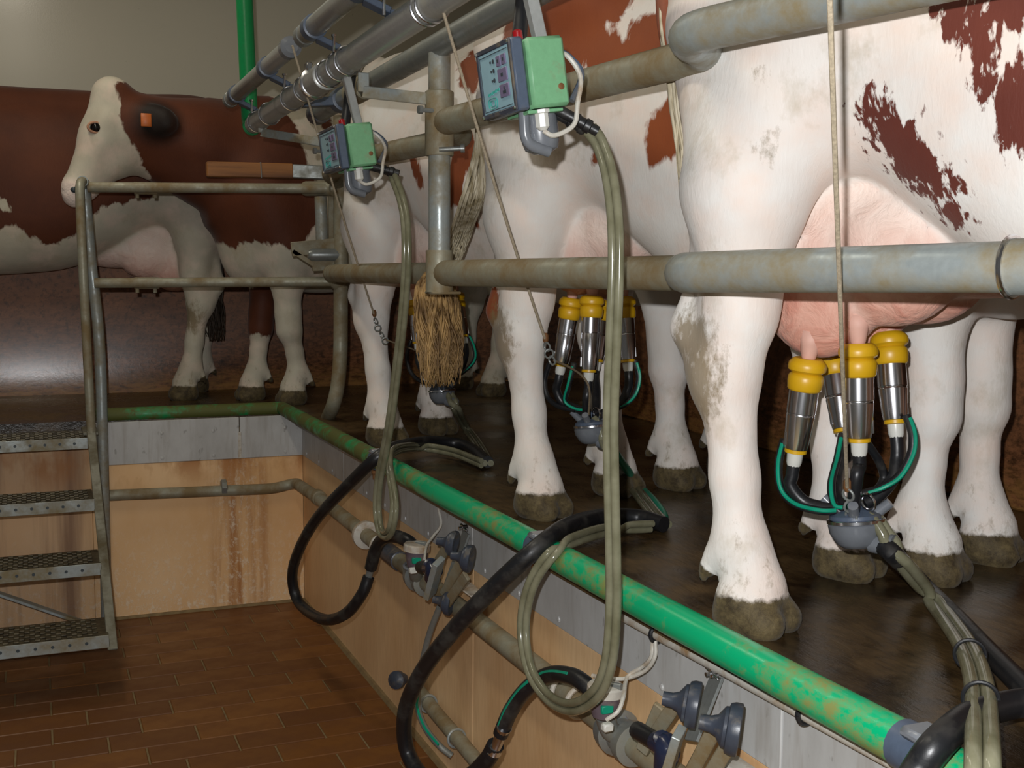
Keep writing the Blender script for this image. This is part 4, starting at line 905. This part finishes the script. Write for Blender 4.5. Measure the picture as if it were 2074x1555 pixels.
# second, lower pipe
q = [pz(838, 1385, 1.09), pz(880, 1440, 1.09), pz(935, 1505, 1.09), pz(985, 1565, 1.09), pz(1040, 1630, 1.09)]
t = tube('drain_pipe', q, 0.022, 'galv_old', sides=14); tag(t, 'grimy whitish pipe low on the pit wall at the bottom edge of the picture', 'pipe')
mesh_obj('end_cap', *lathe(pz(808, 1376, 1.08), (-0.7, -0.6, 0.2), [(-0.03, 0.018), (0, 0.022), (0.004, 0.03), (0.02, 0.03), (0.024, 0.02), (0.03, 0.012)], 16), 'knob', t)
ring(pz(868, 1425, 1.09), (0, 1, -0.1), 0.026, 0.004, 'galv', 'clip', t); ring(pz(925, 1495, 1.09), (0, 1, -0.1), 0.026, 0.004, 'galv', 'clip', t)
t = tube('thin_hose', [pz(890, 1230, 1.06), pz(868, 1290, 1.05), pz(850, 1370, 1.04), pz(846, 1430, 1.03), pz(862, 1475, 1.03), pz(890, 1510, 1.05), pz(915, 1530, 1.08)], 0.0095, 'galv_clean', n=6); tag(t, 'thin grey green striped hose dropping from the farther jetter cups', 'hose')
mesh_obj('stripe', *sweep(spline([pz(848, 1400, 1.021), pz(845, 1432, 1.018), pz(861, 1474, 1.018), pz(888, 1508, 1.037)], 6), 0.004, 6), 'green_stripe', t)
# white conduit under the kerb
q = [pz(1268, 1250, 1.095), pz(1500, 1374, 1.095), pz(1700, 1483, 1.095), pz(1900, 1592, 1.095), pz(2080, 1690, 1.095)]
t = tube('conduit', q, 0.0115, 'white_plastic', sides=14); tag(t, 'off white conduit clipped on the grey band under the nearest green tube', 'conduit')
for px_, py_ in ((1331, 1284), (1632, 1446)):
    c = P(px_, py_, X=1.095); ring(c, (0, 1, 0), 0.015, 0.0045, 'black', 'clip', t)
def wire(name, pts, r, mat, lab, cat, n=6, sides=8):
    o = tube(name, pts, r, mat, n=n, sides=sides); tag(o, lab, cat); return o
wire('cable', [pz(1327, 1298, 1.09), pz(1326, 1330, 1.085), pz(1306, 1358, 1.08), pz(1265, 1374, 1.06), pz(1225, 1372, 1.03), pz(1200, 1368, 1.0)], 0.0042, 'white_plastic', 'white cable looping from the conduit to the pulsator lid at the bottom', 'cable')
wire('cable', [pz(1322, 1300, 1.09), pz(1318, 1332, 1.085), pz(1298, 1352, 1.08), pz(1270, 1372, 1.06), pz(1263, 1410, 1.02), pz(1252, 1440, 1.0), pz(1228, 1458, .98)], 0.0042, 'white_plastic', 'second white cable bending down to the pale plug beside the pulsator', 'cable')
wire('cable', [pz(888, 1030, 1.105), pz(893, 1062, 1.10), pz(878, 1085, 1.07), pz(864, 1105, 1.03), pz(860, 1132, 1.0)], 0.004, 'white_plastic', 'thin pale cable curving down to the farther pulsator lid', 'cable')

# wash stations on the wall: pulsator, clamp, jetter cups on bars
def station(k, lab1, lab2, lid, body, knobs, straps, plate, arm, wing, tanbox, blue, X0):
    pp_ = lambda x, y, X=X0: P(x, y, X=X)
    d = abs(ROT[:, 2].dot(pp_(*lid) - CAM)); sc = k * d / F                      # metres per photo pixel * scale
    t = empty('pulsator', tuple(pp_(*body)), lab1, 'pulsator', 'pulsators on the pit wall')
    c = pp_(*lid); R_ = 38 * sc
    mesh_obj('lid', *lathe(c + (0, 0, -0.25 * R_), (0.05, -0.05, 1), [(0, R_ * .92), (0.02 * R_, R_), (0.45 * R_, R_), (0.55 * R_, R_ * .9), (0.6 * R_, R_ * .4)], 24), 'white_plastic', t)
    mesh_obj('body', *lathe(c + (0, 0, -0.22 * R_), (0, 0, -1), [(0, R_ * .85), (0.5 * R_, R_ * .82), (1.2 * R_, R_ * .7), (1.35 * R_, R_ * .5)], 20), 'pulsator_dark', t)
    mesh_obj('badge', *boxm(c + (-0.25 * R_, -R_ * .72, -0.8 * R_), (R_ * .7, 0.25 * R_, 0.45 * R_), None, 0.002), 'green_stripe', t)
    mesh_obj('spigot', *lathe(c + (0, 0, 0.3 * R_), (0.5, -0.8, 0.05), [(0, R_ * .2), (R_ * 1.0, R_ * .18)], 10), 'galv_clean', t)
    b = pp_(*body); pipe = np.array([PX, b[1], zp])
    mesh_obj('saddle', *join(lathe(pipe + (0, 1.5 * R_, 0), (0, -1, 0), [(0, 0.03), (0.1 * R_, 0.045), (0.9 * R_, 0.048), (1.2 * R_, 0.036), (2.0 * R_, 0.036), (2.1 * R_, 0.044), (2.8 * R_, 0.044), (2.9 * R_, 0.03)], 20), sweep(spline([c + (0, 0, -1.4 * R_), (c + pipe) / 2 + (-0.01, 0, -0.9 * R_), pipe], 4), R_ * .55, 12)), 'galv_clean', t)
    ring(pipe + (-0.02, 0.3 * R_, 0.035), (0.1, -0.2, 1), R_ * .8, R_ * .12, 'claw', 'gasket', t)
    mesh_obj('plug', *boxm(pp_(body[0] + 15 * k, body[1] - 18 * k, X0 - .03), (22 * sc, 18 * sc, 16 * sc), None, 0.003), 'nipple', t)
    # jetter cups
    t = empty('jetter_rack', tuple(pp_(*arm[1])), lab2, 'rack', 'jetter racks on the pit wall')
    bars = []
    for (x0, y0, x1, y1) in straps: bars.append(bar(pp_(x0, y0), pp_(x1, y1), 26 * sc, 10 * sc, (-1, -.6, 0), 0.002))
    for s in bars: mesh_obj('fork_bar', *s, 'galv_old', t, smooth=False)
    for (x, y, r) in knobs:
        r = r * sc; c = pp_(x, y); ax_ = np.array([0.75, -0.55, -0.12])
        kb = mesh_obj('jetter_cup', *lathe(c - ax_ * r * .75, ax_, [(-0.4 * r, r * .3), (0, r * .32), (r * .25, r * .42), (r * .5, r * .78), (r * .62, r * .8), (r * .66, r * .93), (r * .85, r), (r * 1.1, r), (r * 1.14, r * .93), (r * 1.1, r * .6), (r * .9, r * .3)], 24), 'knob', t)
    mesh_obj('plate', *bar(pp_(*plate[0], X0 - .03), pp_(*plate[1], X0 - .03), 16 * sc, 40 * sc, (-1, -1, 0), 0.001), 'galv', t, smooth=False)
    am = mesh_obj('hanger_arm', *bar(pp_(*arm[0], EX - 0.012), pp_(*arm[1], X0 + .02), 44 * sc, 6 * sc, (-1, 0, 0), 0.001), 'galv_clean', t, smooth=False)
    w_ = pp_(*wing, EX - 0.02); mesh_obj('wing_nut', *join(lathe(w_, (-1, 0, 0), [(0, 8 * sc), (14 * sc, 8 * sc), (15 * sc, 4 * sc), (24 * sc, 4 * sc)], 8), bar(w_ + (-0.01, -22 * sc, -4 * sc), w_ + (-0.01, 22 * sc, 6 * sc), 7 * sc, 5 * sc)), 'steel', t)
    if tanbox:
        (x0, y0), (x1, y1) = tanbox; a_, b_ = pp_(x0, y0, EX - 0.03), pp_(x1, y1, EX - 0.03)
        mesh_obj('cover', *boxm((a_ + b_) / 2 , (0.05, abs(a_[1] - b_[1]), abs(a_[2] - b_[2])), None, 0.006), 'white_plastic', t)
    # dark plastic valve with a stub of striped hose
    v0, v1, v2, v3 = [pp_(x, y, X0 - .02) for x, y in blue]
    vb = mesh_obj('valve', *join(sweep(spline([v1, v2, v3], 5), [20 * sc, 24 * sc, 24 * sc, 17 * sc], 14), lathe((v1 + v2) / 2, (-0.3, -0.5, 0.7), [(0, 18 * sc), (26 * sc, 16 * sc), (28 * sc, 8 * sc)], 12)), 'valve_blue', t)
    mesh_obj('hose_stub', *sweep([v0, v0 * .5 + v1 * .5, v1 * 1.0], 17 * sc, 14), 'black', vb)
    off = np.array([-0.45, -0.5, 0.1]) * 16 * sc; mesh_obj('stripe', *sweep([v0 + off, v0 * .5 + v1 * .5 + off, v1 + off], 6 * sc, 6), 'green_stripe', vb)
MT['pulsator_dark'] = dirty('pulsator_dark_plastic', (96, 84, 92), (128, 118, 104), 0.4, 0.4, 0, 20)
MT['valve_blue'] = simple('valve_dark_blue', (34, 40, 62), 0.2)
station(1.0, 'whitish lidded pulsator at the bottom with a white cable', 'set of slate jetter cups on grey bars, the nearer one at the bottom edge', (1226, 1396), (1215, 1490),
        ((1395, 1425, 42), (1476, 1474, 44)), ((1375, 1415, 1325, 1490), (1338, 1430, 1300, 1520), (1455, 1462, 1395, 1575), (1478, 1505, 1420, 1600)), ((1376, 1482), (1348, 1575)), ((1452, 1372), (1400, 1500)), (1452, 1362), ((1470, 1530), (1530, 1600)),
        ((1290, 1478), (1330, 1502), (1352, 1515), (1342, 1560)), 1.02)
station(0.72, 'lidded pulsator midway along the pit wall, next to the farther jetter cups', 'set of slate jetter cups on grey bars midway along the pit wall', (844, 1108), (826, 1168),
        ((913, 1100, 34), (944, 1130, 35), (905, 1219, 34)), ((905, 1108, 862, 1178), (935, 1135, 898, 1205), (945, 1165, 905, 1222)), ((889, 1136), (870, 1206)), ((945, 1078), (902, 1200)), (946, 1068), ((925, 1172), (970, 1208)),
        ((852, 1148), (868, 1150), (880, 1152), (872, 1172)), 1.03)

# ================================================================== HOSES
def hose(name, pts, r, mat, lab, cat='hose', group=None, n=7):
    o = tube(name, pts, r, mat, n=n, sides=14); tag(o, lab, cat, group); return o
def Q(*a):                                            # list of (x, y, plane, value)
    return [P(x, y, **{k: v}) for x, y, k, v in a]
far_loop = Q((988, 935, 'Z', .025), (945, 903, 'Z', .03), (885, 894, 'Z', .045), (825, 899, 'Z', .06), (772, 920, 'X', 1.0), (705, 982, 'X', .93), (642, 1050, 'X', .88), (605, 1115, 'X', .86), (592, 1170, 'X', .86), (607, 1222, 'X', .88), (655, 1254, 'X', .9), (700, 1243, 'X', .93), (733, 1203, 'X', .96), (747, 1168, 'X', .98))
hose('black_hose', far_loop, 0.0195, 'black', 'farther black rubber hose looping down in front of the pit corner', group='black milk hoses')
c0, c1_ = P(746, 1172, X=.98), P(752, 1146, X=.985)
t = tube('hose_joint', [c0 * 1.5 - c1_ * .5, c0, c1_, c1_ * 1.5 - c0 * .5], [0.018, 0.012, 0.012, 0.018], 'galv_clean'); tag(t, 'grey metal joint in the farther black hose loop', 'hose joint')
hose('black_hose', Q((751, 1150, 'X', .985), (760, 1115, 'X', .99), (775, 1092, 'X', 1.0), (800, 1086, 'X', 1.01), (825, 1095, 'X', 1.02), (838, 1108, 'X', 1.03)), 0.0205, 'black', 'short black hose arching from the far joint to the farther pulsator', group='black milk hoses')
mid_loop = Q((1345, 1062, 'Z', .025), (1290, 1047, 'Z', .03), (1215, 1047, 'Z', .04), (1150, 1065, 'Z', .055), (1094, 1104, 'X', 1.0), (1000, 1190, 'X', .92), (915, 1280, 'X', .87), (852, 1365, 'X', .85), (820, 1445, 'X', .85), (826, 1525, 'X', .87), (872, 1585, 'X', .89), (940, 1578, 'X', .92), (985, 1540, 'X', .94), (1004, 1508, 'X', .95))
hose('black_hose', mid_loop, 0.0205, 'black', 'thick black rubber hose looping down across the pit wall at bottom centre', group='black milk hoses')
c0, c1_ = P(1006, 1508, X=.95), P(1016, 1484, X=.955)
t = tube('hose_joint', [c0 * 1.6 - c1_ * .6, c0, c1_, c1_ * 1.5 - c0 * .5], [0.019, 0.013, 0.013, 0.019], 'steel'); tag(t, 'shiny metal joint in the nearer black hose loop at the bottom', 'hose joint')
pts = Q((1014, 1487, 'X', .955), (1034, 1440, 'X', .965), (1066, 1396, 'X', .98), (1110, 1367, 'X', 1.0), (1155, 1368, 'X', 1.0), (1185, 1385, 'X', 1.0), (1208, 1408, 'X', 1.01))
o = hose('striped_hose', pts, 0.018, 'black', 'black hose with a green stripe arching to the pulsator at the bottom')
sp_ = spline(pts, 7); mesh_obj('stripe', *sweep([p + np.array([-0.013, -0.006, 0.009]) for p in sp_[2:30]], 0.0045, 6), 'green_stripe', o)
hose('black_hose', Q((2120, 1418, 'Z', .05), (2040, 1428, 'Z', .055), (1965, 1452, 'Z', .065), (1905, 1500, 'X', 1.0), (1860, 1560, 'X', .97), (1820, 1640, 'X', .94)), 0.02, 'black', 'black rubber hose crossing the kerb in the bottom right corner', group='black milk hoses')
def twin(name, pts, r, lab, ref=(1.0, 0.45, 0.0), n=7, mat='hose', group='clear twin hoses'):
    p = spline(pts, n); T = np.gradient(p, axis=0); T /= np.linalg.norm(T, axis=1)[:, None]
    N = np.cross(T, np.array(ref)); N /= np.linalg.norm(N, axis=1)[:, None]
    t = empty(name, tuple(p[len(p) // 2]), lab, 'hose', group)
    for s in (-1, 1): mesh_obj('hose_tube', *sweep(p + N * s * r * .97, r, 12), mat, t)
    return t, p
pts = [f1] + Q((1214, 290, 'X', .95), (1234, 352, 'X', .95), (1246, 450, 'X', .95), (1247, 560, 'X', .95), (1242, 700, 'X', .95), (1237, 850, 'X', .95), (1239, 1000, 'X', .95), (1242, 1130, 'X', .95), (1242, 1240, 'X', .95), (1233, 1340, 'X', .95), (1208, 1403, 'X', .95), (1160, 1432, 'X', .95), (1110, 1412, 'X', .955), (1072, 1352, 'X', .955), (1060, 1265, 'X', .96), (1078, 1180, 'X', .97), (1125, 1115, 'X', 1.01), (1185, 1085, 'Z', .055), (1250, 1070, 'Z', .04), (1320, 1066, 'Z', .03))
twin('clear_twin_hose', pts, 0.0083, 'greenish clear twin hose hanging from the nearer box in a long teardrop loop')
pts = [f2] + Q((797, 358, 'X', .94), (813, 402, 'X', .94), (822, 455, 'X', .94), (823, 540, 'X', .94), (815, 650, 'X', .94), (801, 770, 'X', .94), (790, 855, 'X', .94), (779, 915, 'X', .94), (768, 970, 'X', .94), (764, 1030, 'X', .94), (772, 1078, 'X', .94), (790, 1076, 'X', .94), (799, 1020, 'X', .95), (789, 945, 'X', .97), (800, 912, 'X', 1.03), (850, 905, 'Z', .04), (915, 915, 'Z', .03), (975, 938, 'Z', .025))
twin('clear_twin_hose', pts, 0.0085, 'greenish clear twin hose hanging from the farther box, ending in a narrow loop')

# ================================================================== MILKING CLUSTERS
MT['teat_skin'] = simple('teat_skin', (214, 168, 152), 0.6, 0, 0.06)
def cluster(cw, label, cups, claw_px, claw_v, sc, tubes, pulses, outlet):
    """cups: (top px, bottom px, v); tubes and pulses: pixel paths on the cow's plane v"""
    W = lambda x, y, v: cw.wor(cw.pv(x, y, v))
    cc = W(*claw_px, claw_v)
    t = empty('milking_cluster', tuple(cc), label, 'milking cluster', 'milking clusters on the udders')
    for (tx, ty, bx, by, v, v2) in cups:
        a, b = W(tx, ty, v), W(bx, by, v2); d = b - a; L = np.linalg.norm(d); d = d / L; s = sc
        child_local(cw, 'teat', lathe(a + d * 0.004, -d + np.array([0, 0, 0.0]), [(0, 0.010), (0.012, 0.014), (0.035, 0.019), (0.06, 0.026)], 14), 'teat_skin')
        sh = mesh_obj('teat_cup', *lathe(a, d, [(0.045 * s, 0.0225 * s), (0.047 * s, 0.0255 * s), (0.092 * s, 0.0255 * s), (0.093 * s, 0.0245 * s), (0.096 * s, 0.0245 * s), (0.097 * s, 0.0252 * s), (L - 0.012, 0.022 * s), (L, 0.020 * s), (L + 0.001, 0.012)], 24), 'steel', t)
        mesh_obj('rubber_liner', *lathe(a, d, [(-0.004, 0.013 * s), (-0.004 * s, 0.024 * s), (0.0, 0.029 * s), (0.005 * s, 0.0325 * s), (0.011 * s, 0.0335 * s), (0.017 * s, 0.0325 * s), (0.0205 * s, 0.0275 * s), (0.0225 * s, 0.0255 * s), (0.0245 * s, 0.0285 * s), (0.028 * s, 0.0305 * s), (0.036 * s, 0.031 * s), (0.050 * s, 0.0295 * s), (0.053 * s, 0.027 * s), (0.054 * s, 0.025 * s)], 24), 'yellow', sh)
        mesh_obj('liner_end', *lathe(b, d, [(-0.002, 0.012), (0.001, 0.0195 * s), (0.007 * s, 0.0195 * s), (0.009 * s, 0.013)], 18), 'yellow', sh)
        mesh_obj('sight_nipple', *lathe(b + d * 0.007 * s, d, [(0, 0.0145 * s), (0.018 * s, 0.0135 * s), (0.028 * s, 0.010 * s), (0.040 * s, 0.0085 * s)], 16), 'nipple', sh)
        mesh_obj('air_nipple', *lathe(b - d * 0.02 + ROT @ np.array([0.022 * s * (-1 if bx < claw_px[0] else 1), 0, 0.004]), d, [(-0.012, 0.003), (0.012, 0.003)], 8), 'steel', sh)
    for (tx, ty, bx, by, v, v2), q in zip(cups, tubes):
        a, b = W(tx, ty, v), W(bx, by, v2); d = (b - a) / np.linalg.norm(b - a)
        mesh_obj('milk_tube', *sweep(spline([b + d * 0.030 * sc, b + d * 0.05 * sc] + [W(*p) for p in q[1:]], 6), 0.0115 * sc, 12), 'black', t)
    for q, green in pulses:
        p = spline([W(*k) for k in q], 6); pt_ = mesh_obj('pulse_tube', *sweep(p, 0.0075 * sc, 10), 'black', t)
        if green:
            off = ROT @ np.array([0.003 if q[0][0] > claw_px[0] else -0.003, 0.002, 0.0075]) * sc * .8
            mesh_obj('stripe', *sweep(p[1:-1] + off, 0.0038 * sc, 8), 'green_stripe', pt_)
    s = sc; ax_ = np.array([0.05, -0.12, -1.0])
    bowl = mesh_obj('claw_bowl', *lathe(cc + (0, 0, 0.005 * s), ax_, [(0, 0.044 * s), (0.004 * s, 0.048 * s), (0.018 * s, 0.046 * s), (0.036 * s, 0.036 * s), (0.044 * s, 0.026 * s), (0.046 * s, 0.012 * s)], 24), 'claw', t)
    mesh_obj('claw_ring', *lathe(cc + (0, 0, 0.012 * s), ax_, [(0, 0.046 * s), (0.002 * s, 0.050 * s), (0.007 * s, 0.050 * s), (0.009 * s, 0.046 * s)], 24), 'steel', bowl)
    mesh_obj('claw_top', *lathe(cc + (0, 0, 0.010 * s), -ax_, [(0, 0.046 * s), (0.008 * s, 0.044 * s), (0.016 * s, 0.030 * s), (0.020 * s, 0.014 * s), (0.034 * s, 0.010 * s), (0.036 * s, 0.004 * s)], 24), 'blue_grey', t)
    R3 = np.array([0, 0, 1.0])
    for k in range(4):
        th = math.pi / 4 + k * math.pi / 2; dv = np.array([math.cos(th), math.sin(th), 0.9]); dv /= np.linalg.norm(dv)
        mesh_obj('claw_spout', *lathe(cc + np.array([math.cos(th), math.sin(th), 0]) * 0.03 * s + (0, 0, 0.02 * s), dv, [(0, 0.010 * s), (0.035 * s, 0.009 * s)], 12), 'claw', t)
    o0 = W(*outlet, claw_v); dv = o0 - cc; dv /= np.linalg.norm(dv)
    mesh_obj('outlet', *lathe(cc + (0, 0, -0.025 * s), (o0 - cc - (0, 0, -0.025 * s)), [(0.03 * s, 0.018 * s), (0.062 * s, 0.018 * s), (0.063 * s, 0.021 * s), (0.07 * s, 0.021 * s)], 16), 'claw', t)
    ring(cc + (0, -0.03 * s, 0.045 * s), (1, 0.2, 0.2), 0.014 * s, 0.0028 * s, 'steel', 'hook_ring', t)
    return cc
k1 = cluster(c1, 'four yellow topped steel teat cups with black tubes under the nearest cow', 
   [(1637, 730, 1612, 908, -.10, -.10), (1686, 705, 1709, 868, .09, .06), (1738, 700, 1740, 886, -.09, -.09), (1800, 678, 1813, 850, .05, .03)], (1733, 1062), -0.06, 1.06,
   [[(1604, 930, -.1), (1602, 985, -.1), (1632, 1018, -.09), (1690, 1032, -.08), (1715, 1040, -.07)], [(1706, 890, .05), (1698, 940, .02), (1692, 985, -.02), (1700, 1015, -.05), (1715, 1030, -.06)],
    [(1737, 915, -.1), (1736, 960, -.11), (1730, 1010, -.1), (1728, 1045, -.08)], [(1816, 885, .03), (1816, 930, .02), (1808, 970, 0), (1778, 1005, -.03), (1750, 1020, -.05)]],
   [([(1588, 890, -.1), (1577, 940, -.1), (1582, 990, -.1), (1610, 1020, -.1), (1660, 1034, -.1), (1700, 1034, -.08)], 1), ([(1706, 880, .04), (1696, 930, .0), (1684, 980, -.06), (1690, 1022, -.08), (1712, 1030, -.08)], 1),
    ([(1752, 892, -.06), (1778, 930, -.02), (1790, 965, .0), (1778, 990, -.02), (1752, 1008, -.05)], 0), ([(1836, 842, .02), (1848, 880, .01), (1845, 920, .0), (1820, 965, -.02), (1785, 988, -.04), (1748, 1000, -.05)], 1)], (1785, 1102))
k2 = cluster(c2, 'four yellow topped steel teat cups under the second cow, partly behind the hanging twin hose',
   [(1158, 606, 1137, 735, -.08, -.09), (1199, 602, 1193, 748, -.08, -.09), (1262, 605, 1271, 728, -.02, -.03), (1218, 612, 1208, 728, .08, .05)], (1198, 868), -0.05, 1.0,
   [[(1129, 758, -.09), (1127, 790, -.09), (1140, 815, -.08), (1170, 828, -.07), (1190, 840, -.06)], [(1192, 772, -.1), (1188, 805, -.1), (1188, 835, -.08), (1190, 850, -.07)], [(1273, 745, -.03), (1272, 785, -.03), (1258, 815, -.04), (1225, 835, -.05), (1205, 845, -.05)],
    [(1206, 745, .04), (1207, 790, .02), (1206, 830, -.02), (1202, 845, -.04)]],
   [([(1113, 735, -.09), (1103, 770, -.09), (1108, 802, -.09), (1130, 822, -.09), (1165, 830, -.08)], 0), ([(1163, 735, -.1), (1152, 780, -.1), (1145, 812, -.09), (1165, 828, -.08), (1192, 832, -.07)], 1), ([(1286, 730, -.02), (1294, 765, -.02), (1285, 800, -.03), (1260, 822, -.04), (1215, 838, -.05)], 1)], (1225, 898))
k3 = cluster(c3, 'teat cups under the third cow, half hidden behind the tan tail switch',
   [(843, 610, 846, 692, -.07, -.08), (922, 596, 938, 680, -.02, -.03), (872, 606, 870, 700, -.1, -.1), (900, 606, 905, 690, .06, .05)], (895, 795), -0.06, 1.02,
   [[(847, 705, -.08), (848, 735, -.09), (862, 760, -.08), (888, 778, -.07)], [(940, 695, -.03), (942, 725, -.03), (930, 755, -.04), (903, 778, -.05)], [(871, 715, -.1), (875, 745, -.09), (892, 778, -.07)]],
   [([(832, 690, -.08), (824, 720, -.09), (830, 750, -.09), (852, 772, -.08), (888, 780, -.07)], 0), ([(948, 678, -.02), (960, 705, -.02), (960, 730, -.03), (940, 752, -.04), (905, 776, -.05)], 1)], (915, 815))
# hoses leaving the claws
W1 = lambda x, y, v=-0.06: c1.wor(c1.pv(x, y, v))
pts = [W1(1752, 1042), W1(1772, 1050), W1(1796, 1085), W1(1826, 1135)] + Q((1890, 1215, 'Z', .035), (1945, 1290, 'Z', .045), (1970, 1338, 'Z', .06), (1983, 1385, 'Z', .07), (1988, 1440, 'Z', .075), (1990, 1510, 'X', 1.02), (1990, 1590, 'X', .985), (1990, 1720, 'X', .975))
_, tp = twin('clear_twin_hose', pts, 0.0105, 'greenish clear twin hose running from the nearest claw down over the kerb', ref=(0, 0, 1.0))
hose('black_hose', [W1(1788, 1104), W1(1815, 1128)] + Q((1870, 1185, 'Z', .03), (1935, 1250, 'Z', .025), (2000, 1318, 'Z', .025), (2075, 1392, 'Z', .03), (2150, 1470, 'Z', .03)), 0.018, 'black', 'black hose lying on the platform from the nearest claw to the right edge', group='black milk hoses')
for q_, lb in ((0.52, 'upper one by the hooves'), (0.68, 'lower one near the right edge')):
    k_ = int(len(tp) * q_); o = ring(tp[k_], tp[k_ + 1] - tp[k_ - 1], 0.0225, 0.003, 'black', 'hose_tie', None)
    tag(o, 'black tie around the nearest twin hose, ' + lb, 'tie')
W2 = lambda x, y, v=-0.05: c2.wor(c2.pv(x, y, v))
pts = [W2(1208, 845), W2(1218, 862), W2(1226, 890), W2(1240, 920)] + Q((1268, 968, 'Z', .03), (1300, 1008, 'Z', .025), (1325, 1040, 'Z', .022), (1345, 1062, 'Z', .022))
twin('clear_twin_hose', pts, 0.0105, 'greenish clear twin hose lying behind the second cow from claw to platform', ref=(0, 0, 1.0))
hose('green_stripe_hose', [W2(1228, 895), W2(1250, 922)] + Q((1290, 978, 'Z', .02), (1325, 1015, 'Z', .02), (1345, 1045, 'Z', .02), (1340, 1062, 'Z', .022)), 0.011, 'green_stripe', 'thin green hose beside the clear hose behind the second cow')
W3 = lambda x, y, v=-0.06: c3.wor(c3.pv(x, y, v))
pts = [W3(905, 790), W3(914, 805), W3(925, 830)] + Q((945, 868, 'Z', .03), (965, 895, 'Z', .025), (982, 922, 'Z', .022), (988, 938, 'Z', .022))
twin('clear_twin_hose', pts, 0.0105, 'dark clear twin hose lying on the platform below the tail switch', ref=(0, 0, 1.0))
# cords from the lift cylinders
def cord(a, b, r, lab, hooks, end):
    a, b = np.array(a), np.array(b)
    sag = [a + (b - a) * q + np.array([0, 0, -0.02 * math.sin(math.pi * q)]) for q in np.linspace(0, 1, 9)]
    o = tube('cord', sag, r, 'rope', sides=8); tag(o, lab, 'cord', 'long pale cords')
    for i, c in enumerate(hooks): ring(c, ((1, 0.3, 0.3), (0.2, 1, 0.2))[i % 2], 0.011, 0.0025, 'galv_clean', 'hook_link', o)
    if end is not None: mesh_obj('end_wire', *sweep(spline(end, 6), r * .8, 6), 'rope_dark', o)
    mesh_obj('knot', *lathe(b + (0, 0, 0.02), (0, 0, -1), [(0, r), (0.006, r * 2.2), (0.02, r * 2.2), (0.026, r)], 8), 'rust', o)
cord(e1 + (0.0, -0.03, 0.0), W3(758, 638, -.3), 0.0035, 'pale lift cord slanting past the farther control box', [W3(761, 650, -.3), W3(765, 664, -.3), W3(773, 678, -.3), W3(780, 690, -.3)], [W3(782, 688, -.3), W3(815, 700, -.28), W3(850, 714, -.2), W3(880, 745, -.12), W3(894, 780, -.07)])
cord(P(872, -66, X=.76), W2(1105, 690, -.28), 0.0035, 'pale lift cord slanting across the nearer control box and second cow', [W2(1108, 702, -.28), W2(1112, 716, -.28), W2(1118, 730, -.27)], [W2(1122, 730, -.26), W2(1150, 742, -.2), W2(1180, 762, -.14), W2(1194, 790, -.12), W2(1192, 840, -.09)])
_b = W1(1716, 990, -.12); _a = P(1681, -60, X=.80); _a = _b + (_a - _b) * ((e1[2] - _b[2]) / (_a[2] - _b[2]))
e3 = lift(tuple(_a + (0, 0.42, 0)), tuple(_a + (0, 0.02, 0)), 'steel lift cylinder out of frame above the nearest cow, holding the straight cord')
cord(_a, _b, 0.0034, 'pale lift cord hanging almost straight in front of the nearest udder', [W1(1718, 1002, -.12), W1(1722, 1025, -.11), W1(1724, 1045, -.1)], None)
